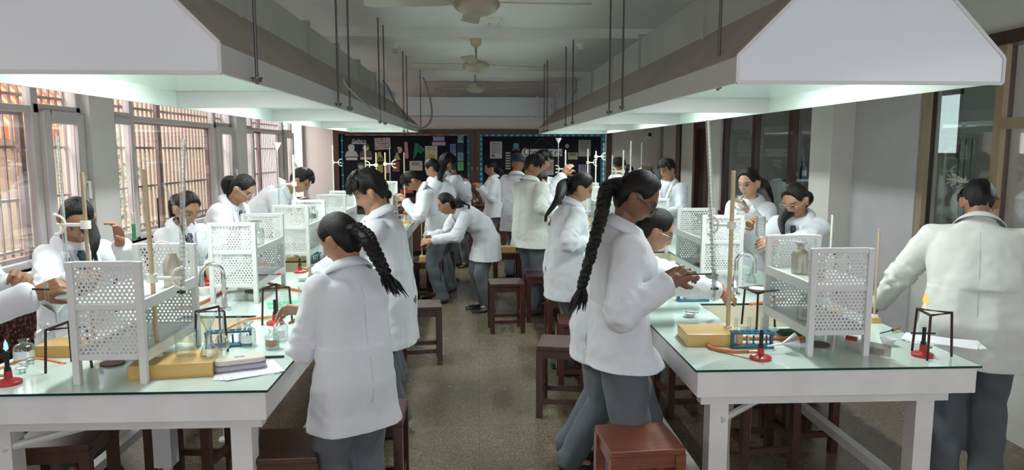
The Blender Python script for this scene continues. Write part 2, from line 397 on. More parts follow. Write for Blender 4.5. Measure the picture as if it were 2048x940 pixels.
tag(MB().box(-6.2, -4.8, 3.2, 9, -.4, .35).build('tank', mat('blue_tarpaulin', (.40, .58, .75), .7), bevel=.04), 'pale blue covered low tank outside the near left window', 'tank')
GREEN = mat('shrub_leaves', (.30, .38, .24), .8, var=.3)
for i, (y, z, n) in enumerate(((6.6, 1.5, 260), (9.3, 1.5, 260), (14.6, 1.7, 300))):
    t = empty('shrub', (-7.3, y, -.4), 0, ('leafy green shrub against the courtyard wall behind the near window', 'leafy shrub outside behind the middle left window bars', 'leafy shrub outside the farthest left window')[i], 'shrub', 'courtyard shrubs')
    MB().tube([(0, 0, 0), (.05, .05, .7), (-.03, 0, 1.5)], [.06, .05, .02]).build('trunk', mat('bark', (.25, .18, .13), .9), t)
    l = MB()
    for k in range(n):
        p = V((random.gauss(0, .22), random.gauss(0, .38), 1.5+random.gauss(0, .42))); u = V((random.uniform(-1, 1), random.uniform(-1, 1), random.uniform(-1, 1))).normalized()*.09; v = u.orthogonal().normalized()*.035
        l.add([p-u, p+v, p+u, p-v], [(0, 1, 2, 3)])
    l.build('foliage', GREEN, t)
# ================================================================== CEILING FITTINGS
def fan(Y, px, label, rots):
    p = at(px, 300, Y=Y); t = empty('ceiling_fan', (p.x, Y, 2.62), 0, label, 'fan')
    FM = mat('fan_enamel', (.36, .30, .23), .35)
    MB().lathe([(0, -.055), (.07, -.05), (.115, -.025), (.135, .0), (.135, .02), (.10, .05), (.03, .065), (0, .066)], 28).build('motor', FM, t, smooth=True)
    MB().cyl((0, 0, .06), (0, 0, .30), .011).build('down_rod', FM, t)
    MB().lathe([(.02, .19), (.05, .21), (.062, .29), (.065, .30), (0, .30)], 20).build('canopy', CREAMP if Y > 9 else mat('aged_plastic', (.55, .45, .28), .5), t, smooth=True)
    for r in rots:
        a = radians(r); m = Matrix.Rotation(a, 4, 'Z') @ Matrix.Rotation(radians(9), 4, 'X')
        b = MB(); pts = [(.10, -.02), (.20, -.05), (.62, -.065), (.66, -.03), (.64, .055), (.2, .05), (.10, .02)]
        b.add([m @ V((x, y, z)) for z in (.018, .024) for x, y in pts], [tuple(range(7))[::-1], tuple(range(7, 14))]+[(i, (i+1) % 7, 7+(i+1) % 7, 7+i) for i in range(7)])
        b.build('blade', FM, t)
    return t
fan(4.2, 955, 'large cream ceiling fan nearest the camera, flat blades spread left and right', (2, -10+180+6, 95))
fan(7.2, 953, 'middle ceiling fan with yellowed canopy and one blade tilted towards camera', (12, 172, -97))
fan(9.8, 951, 'farthest small white ceiling fan with down-turned left blade', (15, 150, -95))
p = at(988, 38, Z=ZC-.02); p = V((p.x, min(p.y, 6.0), ZC))
t = empty('junction_box', (at(988, 38, Y=6.6).x, 6.6, ZC), 0, 'square cream junction box with screws on the ceiling behind the near fan', 'electrical box')
MB().box(-.07, .07, -.07, .07, -.05, 0).build('box_cover', CREAMP, t, bevel=.006)
for sx in (-.045, .045):
    for sy in (-.045, .045): MB().cyl((sx, sy, -.052), (sx, sy, -.049), .007).build('screw', STEEL, t)
for px, lb in ((790, 'bare bulb holder under the first beam on the left'), (1162, 'bare bulb holder under the first beam on the right')):
    x = at(px, 85, Y=7.5).x
    t = empty('bulb_holder', (x, 7.5, 2.89), 0, lb, 'lamp holder')
    MB().lathe([(0, 0), (.045, 0), (.04, -.015), (.022, -.03), (.022, -.055), (0, -.055)], 16).build('holder', CREAMP, t, smooth=True)
    MB().lathe([(.018, -.05), (.03, -.075), (.028, -.095), (0, -.11)], 16).build('bulb', CLEAR, t, smooth=True)
# ================================================================== FUME HOODS
def hood(name, x0, x1, y0, y1, n, zb, dx0, dx1, label, inner):
    """x0..x1 skirt; dx0..dx1 duct above; n bays"""
    t = empty(name, ((x0+x1)/2, y0, zb), 0, label, 'fume hood'); c = V(t.location)
    def P(x, y, z): return (x-c.x, y-c.y, z-c.z)
    th = .012; zs = zb+.10; zd = 2.39; zt = 2.68; cx = (x0+x1)/2
    sk = MB()
    for xa, xb in ((x0, x0+th), (x1-th, x1)): sk.box(*[v for v in (xa-c.x, xb-c.x)], 0, y1-y0, 0, zs-zb)
    sk.box(x0-c.x, x1-c.x, y1-y0-th, y1-y0, 0, zs-zb)
    sk.build('side_skirt', HOODOUT, t)
    # front face: skirt and trapezoid in one sheet
    k = 1.0; zf = 2.62
    pts = [(x0, zb), (x1, zb), (x1, zs), (dx1-.0, zs+(x1-dx1)*1.0), (dx1, zt), (dx0, zt), (dx0, zs+(dx0-x0)*1.0), (x0, zs)]
    MB().prism([(a-c.x, b-c.z) for a, b in pts], 'y', -.004, .008).build('front_panel', mat('hood_front_sheet', (.74, .77, .82), .22, coat=.2), t)
    e = MB()
    for xa in (x0, x1): e.box(xa-c.x-.006, xa-c.x+.006, -.008, .012, 0, zs-zb)
    e.bar(P(x0, y0, zs), P(dx0, y0, zs+(dx0-x0)), .014); e.bar(P(x1, y0, zs), P(dx1, y0, zs+(x1-dx1)), .014)
    e.bar(P(x0, y0, zb), P(x1, y0, zb), .014)
    e.build('edge_strip', HOODOUT, t)
    sl = MB(); yy0, yy1 = 0, y1-y0
    for xa, xd in ((x0, dx0), (x1, dx1)):
        zz = zs+abs(xd-xa)
        sl.add([P(xa, y0, zs), P(xa, y1, zs), P(xd, y1, zz), P(xd, y0, zz)], [(0, 1, 2, 3)])
    sl.build('sloped_side', HOODSLOPE, t)
    # duct box with flanges
    zz0 = zs+min(dx0-x0, x1-dx1)-.01
    MB().box(dx0-c.x, dx1-c.x, .01, (y1-y0)*.72, zz0-c.z, zt-c.z).build('duct', DUCT, t)
    MB().box(dx0-c.x+.02, dx1-c.x-.02, (y1-y0)*.72, y1-y0, zz0-c.z+.01, zt-c.z-.03).build('duct_end', SILVER, t)
    for q in (.14, .32, .45, .58, .72):
        yq = (y1-y0)*q
        MB().box(dx0-c.x-.02, dx1-c.x+.02, yq, yq+.03, zz0-c.z-.01, zt-c.z+.03).build('flange', DUCT, t)
    # inside: each bay a pyramid lining and a cross partition
    d = (y1-y0)/n
    for i in range(n):
        a, b = y0+i*d+.014, y0+(i+1)*d-.010; m = MB(); xa, xb = x0+th+.003, x1-th-.003; zt2 = zs+.26; my = .62
        R1 = [P(xa, a, zs), P(xb, a, zs), P(xb, b, zs), P(xa, b, zs)]
        R2 = [P(dx0+.02, a+my, zt2), P(dx1-.02, a+my, zt2), P(dx1-.02, b-my, zt2), P(dx0+.02, b-my, zt2)]
        m.add(R1+R2, [(0, 1, 5, 4), (1, 2, 6, 5), (2, 3, 7, 6), (3, 0, 4, 7), (4, 5, 6, 7)])
        m.add([P(xa, a, zs), P(xa, b, zs), P(xa, b, zb), P(xa, a, zb)], [(0, 1, 2, 3)])
        m.add([P(xb, a, zs), P(xb, b, zs), P(xb, b, zb), P(xb, a, zb)], [(0, 1, 2, 3)])
        m.add([P(xa, a, zs), P(xb, a, zs), P(xb, a, zb), P(xa, a, zb)], [(0, 1, 2, 3)])
        m.add([P(xa, b-.004, zs), P(xb, b-.004, zs), P(xb, b-.004, zb), P(xa, b-.004, zb)], [(0, 1, 2, 3)])
        m.build('bay_lining', HOODIN, t)
        if i < n-1: MB().box(xa-c.x, xb-c.x, b-c.y-.006, b-c.y+.010, 0, zs-zb).build('partition', HOODOUT, t)
        fx = empty('tube_light', (0, 0, 0)); fx.parent = t
        MB().box(-.03, .03, a-c.y+.62, b-c.y-.62, zt2-c.z-.05, zt2-c.z).build('batten', WHITE, fx)
        MB().cyl((0, a-c.y+.66, zt2-c.z-.068), (0, b-c.y-.66, zt2-c.z-.068), .014).build('tube', emat('tube_glow', (.88, 1, .95), 9), fx)
        l = area('hood_lamp', (cx, (a+b)/2, zt2-.10), (0, 0, 0), .1, d-1.3, 22, (.92, 1, .97)); l.data.spread = radians(160); l.data.shape = 'RECTANGLE'
    return t
hood('fume_hood', -1.90, -.885, 2.55, 10.9, 4, 2.065, -1.62, -1.20, 'long white fume extraction hood hanging over the left bench', 1)
hood('fume_hood', 1.02, 2.10, 2.80, 11.9, 4, 2.065, 1.30, 1.82, 'long white fume extraction hood hanging over the right bench', 1)
tag(MB().box(-1.2, 1.3, 12.25, 12.695, 2.38, 2.69).box(-.02+1.02, 1.05, 12.23, 12.695, 2.36, 2.71).build('cross_duct', mat('pale_duct', (.66, .70, .74), .4), bevel=.004), 'pale square cross duct running between the hoods above the boards', 'duct')
# hanging rods
def rod(px, py0, py1, Y, lab, gr):
    p = at(px, py1, Y=Y); x = p.x; t = empty('hanger_rod', (x, Y, p.z), 0, lab, 'rod', gr)
    MB().cyl((0, 0, -.02), (0, 0, ZC-p.z), .0065).build('rod', STEEL, t)
    m = MB().cyl((0, 0, -.012), (0, 0, 0), .018, n=6); m.cyl((0, 0, .0), (0, 0, .006), .022); m.build('nut', STEEL, t)
G = 'threaded hanger rods holding the hoods'
for px, py, Y, lb in ((514, 158, 2.85, 'thick grey hanger rod at the near end of the left hood'), (677, 208, 4.55, 'hanger rod of the left hood at its first partition, left of its pair'),
                      (700, 216, 4.85, 'hanger rod of the left hood at its first partition, right of its pair'), (760, 243, 6.6, 'hanger rod of the left hood at its second partition, left of its pair'),
                      (770, 246, 7.0, 'hanger rod of the left hood at its second partition, right of its pair'), (808, 262, 8.8, 'hanger rod of the left hood at its third partition, left of its pair'),
                      (815, 264, 9.2, 'hanger rod of the left hood at its third partition, right of its pair'), (842, 268, 10.8, 'thin hanger rod at the far end of the left hood'),
                      (1436, 172, 3.15, 'thick grey hanger rod at the near end of the right hood'), (1244, 214, 5.0, 'hanger rod of the right hood at its first partition, right of its pair'),
                      (1218, 224, 5.4, 'hanger rod of the right hood at its first partition, left of its pair'), (1145, 245, 7.2, 'hanger rod of the right hood at its second partition, right of its pair'),
                      (1131, 249, 7.7, 'hanger rod of the right hood at its second partition, left of its pair'), (1094, 260, 9.6, 'hanger rod of the right hood at its third partition, right of its pair'),
                      (1088, 262, 10.0, 'hanger rod of the right hood at its third partition, left of its pair')):
    rod(px, 0, py, Y, lb, G)
def cable(pts, r, m, label, cat='cable', name='cable', n=8):
    o = MB().tube(bez(pts, 8), r, n).build(name, m, smooth=True); return tag(o, label, cat)
GREYC = mat('grey_conduit', (.22, .23, .25), .4)
cable([at(846, 155, Y=9.6), at(856, 180, Y=9.6), at(863, 215, Y=9.5), at(862, 240, Y=9.4), at(850, 254, Y=9.3), at(835, 257, Y=9.2), at(812, 245, Y=8.8), at(790, 205, Y=8.2), at(775, 172, Y=7.8), at(766, 162, Y=7.6)], .012, GREYC, 'grey flexible conduit looping beside the far left hood')
cable([at(688, 155, Y=4.3), at(690, 168, Y=4.4), at(712, 190, Y=4.9), at(740, 215, Y=5.7), at(757, 232, Y=6.4)], .006, GREYC, 'thin dark cable trailing down along the left hood side')
cable([at(1104, 212, Y=9.0), at(1112, 200, Y=8.9), at(1120, 180, Y=8.7), at(1128, 165, Y=8.6), at(1131, 155, Y=8.5)], .014, GREYC, 'grey flexible conduit beside the far right hood, inner one')
cable([at(1150, 155, Y=7.8), at(1151, 175, Y=7.9), at(1146, 190, Y=8.0), at(1140, 200, Y=8.1)], .012, GREYC, 'short grey conduit against the right hood duct')
# ================================================================== BENCHES
def bench(x0, x1, y0, y1, label, sinks):
    zt = .86; t = empty('laboratory_bench', (x0, y0, 0), 0, label, 'bench', 'laboratory benches'); W_, L_ = x1-x0, y1-y0
    # top slab ring around the sinks
    ys = [0]; sx0, sx1 = W_/2-.21, W_/2+.21
    sl = MB(); gl = MB(); y = 0
    for a, b in sinks+[(L_, L_)]:
        sl.box(0, W_, y, a, .735, .852); gl.box(-.012, W_+.012, y-(.012 if y == 0 else 0), a, .852, .860)
        if b > a:
            for xa, xb in ((0, sx0), (sx1, W_)): sl.box(xa, xb, a, b, .735, .852)
            gl.box(-.012, sx0, a, b, .852, .860); gl.box(sx1, W_+.012, a, b, .852, .860)
        y = b
    sl.build('bench_top', BENCHW, t); gl.build('glass_cover', GTOP, t)
    e = MB(); e.box(-.0135, W_+.0135, -.0135, -.0115, .851, .8605)
    for xa in (-.0135, W_+.0115): e.box(xa, xa+.002, -.0135, L_, .851, .8605)
    for a, b in sinks:
        e.box(sx0, sx1, b-.002, b, .845, .8605); e.box(sx0, sx1, a, a+.002, .845, .8605)
        for xa in (sx0, sx1-.002): e.box(xa, xa+.002, a, b, .845, .8605)
    e.build('glass_edge', GEDGE, t)
    for a, b in sinks:
        s = MB(); s.box(sx0, sx0+.008, a, b, .60, .848).box(sx1-.008, sx1, a, b, .60, .848).box(sx0, sx1, a, a+.008, .60, .848).box(sx0, sx1, b-.008, b, .60, .848).box(sx0, sx1, a, b, .59, .60)
        s.build('sink_basin', mat('cream_sink_glaze', (.74, .70, .58), .3), t)
    # frame
    f = MB(); w = .075; yy = [.16, 2.6, 5.2, L_-.3] if L_ > 6 else [.16, L_-.2]
    f.box(.05, W_-.05, .10, .16, .665, .735)
    for xa in (.07, W_-.13): f.box(xa, xa+.05, .17, L_-.1, .675, .733)
    for xa in (.11, W_-.17): f.box(xa, xa+.05, .2, L_-.2, .16, .21)
    for y in yy[1:]: f.box(.19, W_-.19, y-.03, y+.03, .56, .63)
    f.build('frame', BENCHW, t)
    for y in yy:
        for xa in (.10, W_-.10-.085): MB().box(xa, xa+.085, y-.04, y+.045, .0, .734 if y > .2 else .664).build('leg', BENCHW, t)
    for a, b in sinks:
        MB().cyl((W_/2, (a+b)/2, .60), (W_/2, (a+b)/2, .1), .028).build('drain_pipe', mat('drain_plastic', (.5, .42, .35), .5), t)
    d = MB().tube(bez([(W_*.45, .45, .62), (W_*.3, .3, .60), (W_*.12, .12, .585)], 6), .017); d.build('waste_pipe', WHITE, t, smooth=True)
    return t
LB = bench(-2.10, -.845, 2.76, 10.5, 'white laboratory bench with green-edged glass top on the left', [(.72, 1.28), (2.75, 3.3), (5.0, 5.5)])
RB = bench(.945, 2.19, 2.93, 11.3, 'white laboratory bench with green-edged glass top on the right', [(.72, 1.30), (3.0, 3.55), (5.4, 5.9)])
# brackets / support beams sticking into the aisle under the benches
for x0, x1, y0, lb in ((-.97, -.845, 3.1, 'white cross rail under the left bench edge'), (.945, 1.1, 3.4, 'white cross rail under the right bench edge')):
    pass
cable([(-.97, 3.0, .62), (-1.0, 3.02, .35), (-.99, 3.05, .02)], .022, mat('ribbed_hose', (.45, .40, .33), .6), 'ribbed grey drain hose hanging under the left bench', 'hose', 'drain_hose')
cable([(1.27, 3.35, .68), (1.25, 3.4, .4), (1.27, 3.42, .02)], .022, mat('ribbed_hose', (.45, .40, .33), .6), 'ribbed grey drain hose hanging under the right bench', 'hose', 'drain_hose')
for x, y, lb in ((-1.62, 3.6, 'white pipe stand under the left bench nearer the camera'), (-1.58, 4.35, 'white pipe stand under the left bench farther back')):
    t = empty('pipe_stand', (x, y, 0), 0, lb, 'pipe stand')
    MB().lathe([(.05, 0), (.045, .01), (.02, .02), (.02, .18), (0, .18)], 16).build('foot', WHITE, t, smooth=True)
    MB().box(-.045, .045, -.045, .045, .18, .50).build('column', WHITE, t)
    MB().cyl((0, 0, .5), (0, 0, .585), .03).build('neck', WHITE, t)
# black pipe bundle lying under the right bench
cable([(1.10, 3.2, .045), (1.12, 4.5, .05), (1.15, 6.3, .05)], .04, mat('black_pipe', (.03, .03, .035), .35), 'thick black pipe on the floor under the right bench', 'pipe', 'floor_pipe', 12)
# ================================================================== BACK WALL
ZT = .860
def P_(px, py, Y): return at(px, py, Y=Y)
t = empty('noticeboard_cabinet', (0, YB, 0), 0, 'dark brown double noticeboard cabinet filling the back wall', 'noticeboard')
bx0, bxm, bx1 = at(668, 300, Y=YB).x, at(949, 300, Y=YB).x, at(1222, 300, Y=YB).x
zt_, zb_ = 2.16, .97
FELT = mat('black_felt_board', (.006, .007, .013), .9)
for i, (a, b) in enumerate(((bx0, bxm), (bxm, bx1))):
    f = MB(); w = .09
    f.box(a, a+w, -.07, 0, zb_-.1, zt_).box(b-w, b, -.07, 0, zb_-.1, zt_).box(a+w, b-w, -.07, 0, zt_-.09, zt_).box(a+w, b-w, -.07, 0, zb_-.1, zb_)
    f.build('board_frame', BWOOD, t, bevel=.006)
    MB().box(a+w-.01, b-w+.01, -.025, 0, zb_, zt_-.08).build('felt_panel', FELT, t)
    MB().box((b-.055 if i == 0 else a+.04), (b-.04 if i == 0 else a+.055), -.085, -.07, 1.45, 1.50).build('lock', BRASS, t)
FY = YB-.026
def card(x0, x1, z0, z1, m, name, label, cat='paper', grp=None, tilt=0, th=.004):
    cx, cz = (x0+x1)/2, (z0+z1)/2; t = empty(name, (cx, FY, cz), 0, label, cat, grp); t.rotation_euler.y = radians(tilt)
    MB().box(x0-cx, x1-cx, -th, 0, z0-cz, z1-cz).build('sheet', m, t); return t
def bp(px, py): q = at(px, py, Y=FY); return q.x, q.z
def cardp(px0, py0, px1, py1, *a, **k):
    x0, z1 = bp(px0, py0); x1, z0 = bp(px1, py1); return card(x0, x1, z0, z1, *a, **k)
def text(body, x, z, size, m, y, parent=None, name='lettering', ext=.002, sx=1):
    c = bpy.data.curves.new('t', 'FONT'); c.body = body; c.size = size; c.extrude = ext; c.align_x = 'CENTER'; c.align_y = 'CENTER'
    o = bpy.data.objects.new('t', c); COL.objects.link(o); dg = bpy.context.evaluated_depsgraph_get(); me = bpy.data.meshes.new_from_object(o.evaluated_get(dg)); bpy.data.objects.remove(o)
    me.materials.clear(); me.materials.append(m); o = bpy.data.objects.new(name, me); COL.objects.link(o)
    o.rotation_euler = (pi/2, 0, 0); o.scale = (sx, 1, 1)
    o.parent = parent; o.location = (x, y, z); return o
INK = mat('ink', (.03, .03, .05), .8)
CP = lambda n, c: mat('card_'+n, c, .8)
def lines(t, w, h, n=5, m=None, top=.4):
    b = MB()
    for i in range(n): b.box(-w*.38, w*(.38-.12*(i % 3 == 2)), -.006, -.0045, h*(top-.11*i)-.0035, h*(top-.11*i)+.0035)
    b.build('writing_lines', m or INK, t)
# borders
BB = CP('blue', (.03, .22, .33)); SC = CP('pale_blue', (.30, .55, .68)); RP = CP('red_print', (.55, .12, .10)); LP = CP('pale_pink', (.62, .45, .45))
for px0, px1, nm in ((682, 688, 'left'), (934, 940, 'right')):
    t = cardp(px0, 268, px1, 387, BB, 'border_strip', 'teal patterned border strip down the %s side of the left noticeboard' % nm, 'border')
    b = MB()
    for i in range(5): b.box(-.02, .02, -.007, -.004, -.4+i*.2, -.385+i*.2)
    b.build('pattern', SC, t)
t = cardp(690, 266, 934, 271, LP, 'border_strip', 'pink and red border strip along the top of the left noticeboard', 'border')
b = MB()
for i in range(9): b.box(-1.0+i*.235, -.88+i*.235, -.007, -.004, -.017, .017)
b.build('pattern', RP, t)
t = cardp(957, 266, 1212, 273, BB, 'border_strip', 'blue border strip with pale circles along the top of the right noticeboard', 'border')
b = MB(); x = -1.1
while x < 1.12: b.cyl((x, -.008, -.005), (x, -.004, -.005), .026, n=12); x += .11
b.build('circles', SC, t)
for px0, px1, nm in ((957, 966, 'left'), (1202, 1211, 'right')):
    t = cardp(px0, 272, px1, 390, BB, 'border_strip', 'blue border strip with pale circles down the %s side of the right noticeboard' % nm, 'border')
    b = MB(); z = -.5
    while z < .53: b.cyl((0, -.008, z), (0, -.004, z), .027, n=12); z += .088
    b.build('circles', SC, t)
# portraits : plain generic busts
GP = CP('grey_photo', (.42, .42, .42)); SKP = CP('portrait_grey', (.50, .49, .48)); DG = CP('dark_grey', (.10, .10, .11)); CAP = CP('caption', (.58, .52, .54))
for i, (px, py, s) in enumerate(((703, 303, 1), (732, 302, 1), (722, 338, .9), (703, 362, 1))):
    x, z = bp(px, py); t = empty('portrait_cutout', (x, FY, z), 0, ('grey portrait bust of a light-haired figure, top left on the left noticeboard', 'grey portrait bust with beard, second from left on the left noticeboard', 'small grey portrait cutout in a suit below the two upper busts', 'grey bald portrait cutout low on the left noticeboard')[i], 'portrait', 'portrait cutouts on the left board')
    MB().lathe([(0, -.004), (.055*s, -.004), (.055*s, .004), (0, .004)], 18, (0, -.006, .06*s), (0, 1, 0)).build('face', SKP, t)
    MB().prism([(-.12*s, -.09*s), (.12*s, -.09*s), (.09*s, -.01*s), (.03*s, .03*s), (-.03*s, .03*s), (-.09*s, -.01*s)], 'y', -.006, 0).build('shoulders', GP if i < 1 else DG, t)
    if i != 3: MB().prism([(.062*s*cos(radians(a)), .07*s+.055*s*sin(radians(a))) for a in range(0, 181, 20)], 'y', -.012, -.010).build('hair', GP if i == 0 else DG, t)
    if i < 2: MB().box(-.10, .10, -.008, 0, -.15, -.105).build('name_strip', CAP, t)
x, z = bp(718, 283); t = empty('title_cutout', (x, FY, z), 0, 'white and pale blue word cutout above the portraits', 'lettering')
text('Gallery', 0, .01, .085, CP('lilac_white', (.62, .62, .66)), -.006, t); MB().box(-.13, .13, -.004, 0, -.045, -.02).build('underline', CP('sky', (.30, .45, .55)), t)
t = cardp(749, 276, 781, 299, CP('pinkish', (.60, .50, .50)), 'written_poster', 'pinkish poster densely covered with dark writing', 'poster', tilt=-2); 
b = MB()
for r_ in range(5):
    for c_ in range(9): b.box(-.13+c_*.029, -.13+c_*.029+random.uniform(.006, .02), -.006, -.004, -.075+r_*.035, -.06+r_*.035+random.uniform(0, .012))
b.build('writing_lines', INK, t)
def poly(name, label, cat, px, py, parts, grp=None):
    x, z = bp(px, py); t = empty(name, (x, FY, z), 0, label, cat, grp)
    for i, (nm, pts, m) in enumerate(parts): MB().prism([(a*.0089, -c*.0089) for a, c in pts], 'y', -.006-.003*i, -.003*i).build(nm, m, t)
    return t
YG = CP('olive_yellow', (.42, .40, .10)); PK = CP('pink', (.62, .25, .35)); GN = CP('green_foil', (.02, .22, .12)); OR = CP('brick', (.32, .10, .07)); TN = CP('tan', (.55, .42, .34))
poly('flask_cutout', 'yellow-green conical flask cutout left of two on the board', 'cutout', 760, 312, [('flask', [(-8, 10), (8, 10), (1, -8), (-3, -8)], YG), ('liquid', [(-6, 9), (6, 9), (3, 2), (-4, 2)], CP('dark_green', (.06, .12, .05)))])
poly('flask_cutout', 'pale conical flask cutout with yellow liquid, right of two on the board', 'cutout', 794, 306, [('flask', [(-7, 14), (7, 14), (2, 0), (2, -9), (-2, -9), (-2, 0)], CP('grey_blue', (.30, .33, .38))), ('liquid', [(-6, 13), (6, 13), (4, 6), (-4, 6)], YG)])
poly('round_cutout', 'tan round cutout behind the pale flask', 'cutout', 798, 300, [('disc', [(6.5*cos(i*pi/8), 6.5*sin(i*pi/8)) for i in range(16)], TN)])
poly('tube_cutout', 'pink test-tube shaped cutout leaning on the board', 'cutout', 813, 299, [('tube', [(-4, -15), (2, -15), (4, 15), (2, 18), (-1, 18), (-3, 15)], PK)])
poly('foil_cutout', 'pleated dark green foil fan cutout', 'cutout', 836, 300, [('fan', [(-6, -13), (-2, -14), (13, -2), (12, 2), (9, 4), (6, 7), (3, 6), (0, 3), (-6, 14), (-10, 20), (-9, 8)], GN), ('pleats', [(-1, -10), (1, -10), (8, 4), (6, 5)], CP('deep_green', (.01, .10, .06)))])
for (x0, y0, x1, y1, m, lb) in ((850, 292, 875, 326, CP('cream', (.66, .60, .50)), 'cream poster with a yellow cauldron drawing'), (819, 322, 845, 341, CAP, 'white note sheet half hidden behind the bowed head'), (885, 306, 896, 322, CAP, 'small pale note beside the blue letter card')):
    t = cardp(x0, y0, x1, y1, m, 'poster', lb, 'poster'); 
    if 'cauldron' in lb:
        MB().prism([(.07*cos(radians(a)), -.05+.065*sin(radians(a))) for a in range(0, 360, 20)], 'y', -.008, -.004).build('drawing', CP('mustard', (.62, .46, .08)), t); lines(t, .2, .3, 2)
    else: lines(t, .2, .14, 4)
t = cardp(866, 273, 889, 282, CP('violet', (.35, .30, .62)), 'title_strip', 'violet and green title strip upper right on the left board', 'lettering'); text('QUIRKS', 0, 0, .05, CAP, -.006, t)
t = cardp(864, 284, 891, 291, CP('pink_pale', (.60, .38, .50)), 'title_strip', 'pink title strip under the violet one', 'lettering'); lines(t, .2, .1, 1)
for (x0, y0, ch, c, lb) in ((915, 269, 'Ca', (.25, .55, .55), 'pale teal element card at the top of the right column'), (900, 288, 'O', (.16, .22, .55), 'blue letter card at the top of the left column'), (915, 288, 'N', (.03, .05, .16), 'dark navy element card in the right column'),
                            (900, 306, 'F', (.28, .58, .32), 'light green element card in the left column'), (915, 305, 'S', (.22, .48, .50), 'teal element card in the middle of the right column'), (900, 324, 'K', (.03, .07, .14), 'dark blue element card low in the left column'), (915, 324, 'I', (.20, .62, .28), 'bright green element card low in the right column')):
    t = cardp(x0, y0, x0+12, y0+17, CP('el_%s' % ch, c), 'element_card', lb, 'card', 'element cards on the left board'); text(ch, 0, .01, .10, INK, -.006, t, 'symbol')
for (x0, y0, x1, y1, m, lb) in ((752, 329, 766, 345, YG, 'square yellow-olive paper behind the clamp stands'), (785, 323, 799, 343, OR, 'brick-red paper jar cutout behind the clamp stands'), (769, 330, 780, 346, PK, 'pink paper triangle behind the clamp stands'), (800, 378, 826, 386, RP, 'red paper strip low on the left board'), (804, 360, 812, 376, YG, 'small yellow flask cutout low on the left board'), (820, 362, 832, 372, CAP, 'pale label low on the left board')):
    cardp(x0, y0, x1, y1, m, 'paper_cutout', lb, 'cutout')
# right board
WP = CP('white', (.50, .51, .54))
t = cardp(980, 283, 1004, 317, WP, 'poster', 'white information sheet with small cartoon drawings, left on the right board', 'poster'); lines(t, .21, .3, 6)
MB().lathe([(0, -.001), (.03, -.001), (.03, .001), (0, .001)], 14, (-.05, -.008, -.10), (0, 1, 0)).build('drawing', CP('redhair', (.4, .1, .08)), t)
t = cardp(1157, 280, 1181, 313, CP('grey', (.34, .34, .34)), 'poster', 'grey information sheet at the upper right of the right board', 'poster'); lines(t, .21, .3, 6)
t = cardp(1157, 329, 1181, 352, CP('grey_violet', (.26, .26, .34)), 'poster', 'dim grey poster under the upper right sheet', 'poster'); lines(t, .21, .2, 4)
t = cardp(1136, 305, 1155, 319, CP('khaki', (.36, .33, .22)), 'poster', 'khaki folded card right of the big word', 'poster'); lines(t, .17, .12, 4)
t = cardp(1089, 319, 1107, 350, CP('dull_white', (.42, .40, .42)), 'bar_poster', 'white poster with a row of red and orange test tubes', 'poster')
for i in range(7): MB().box(-.066+i*.02, -.056+i*.02, -.008, -.004, -.07, .09).build('tube_drawing', CP('tube%d' % i, (.35+.05*(i % 3), .05+.04*(i % 4), .03)), t)
for i, ch in enumerate('Chemistry'):
    x, z = bp(1053+i*8.4, 304.5+(i % 2)*.6); t = empty('letter_cutout', (x, FY, z), 0, 'white cut-out letter %s of the word on the right board' % (['C', 'h', 'e', 'm', 'i', 's', 't', 'r', 'y'][i]), 'letter', 'letters of the word on the right board')
    MB().prism([(-.036, -.07), (.036, -.07), (.036, .06), (-.036, .06)] if i else [(.075*cos(a*pi/8)-.01, .075*sin(a*pi/8)) for a in range(16)], 'y', -.003, 0).build('backing', CP('letter_paper', (.66, .62, .62)), t)
    text(ch, 0, 0, .15 if i else .18, INK if i else CP('dk', (.06, .05, .06)), -.005, t, 'letter_face')
for px, py, r_, c, lb in ((1032, 292, 6, (.10, .30, .38), 'teal planet disc above the turban'), (1027, 299, 2.2, (.5, .12, .08), 'small red disc under the planet, left'), (1037, 299, 2.2, (.5, .12, .08), 'small red disc under the planet, right'), (1134, 292, 4, (.42, .42, .40), 'pale ringed planet disc right of the word'), (1137, 334, 2, (.4, .03, .08), 'tiny crimson disc below the word')):
    x, z = bp(px, py); t = empty('disc_cutout', (x, FY, z), 0, lb, 'cutout', 'paper discs on the right board'); MB().cyl((0, -.006, 0), (0, 0, 0), r_*.0089, n=20).build('disc', CP('disc%d' % px, c), t)
for i in range(7):
    x, z = bp(1016, 306+i*5.2); t = empty('strip_cutout', (x, FY, z), 0, 'pale paper strip %s in the ladder of strips left of the turban' % ('at the top', 'second from top', 'third from top', 'in the middle', 'third from bottom', 'second from bottom', 'at the bottom')[i], 'cutout', 'ladder of paper strips'); MB().box(-.045, .045, -.004, 0, -.013, .013).build('sheet', CP('strip', (.42, .38, .32)), t)
for x0, y0, x1, y1 in ((1060, 296, 1083, 276), (1083, 276, 1112, 296)):
    a, b = bp(x0, y0), bp(x1, y1); o = MB().bar((a[0], FY-.004, a[1]), (b[0], FY-.004, b[1]), .005).build('string', CP('string', (.12, .14, .20))); tag(o, 'thin hanging string %s of the peak over the word' % ('left' if x0 == 1060 else 'right'), 'string')
# low cupboards with a counter under the boards
t = empty('cupboard', (-.9, 12.0, 0), 0, 'long dark brown cupboard with a counter under the noticeboards', 'cupboard')
MB().box(-1.6, 4.0, .05, .68, .08, .84).build('carcass', BWOOD, t); MB().box(-1.6, 4.0, .09, .68, 0, .08).build('plinth', BLACK, t)
MB().box(-1.63, 4.03, 0, .69, .84, .875).build('counter', DWOOD, t, bevel=.006)
for i in range(8):
    d = MB().box(-1.58+i*.7, -.92+i*.7, .03, .05, .10, .82).build('door', BWOOD, t, bevel=.005); MB().box(-.98+i*.7, -.965+i*.7, .01, .03, .45, .55).build('handle', BRASS, d)
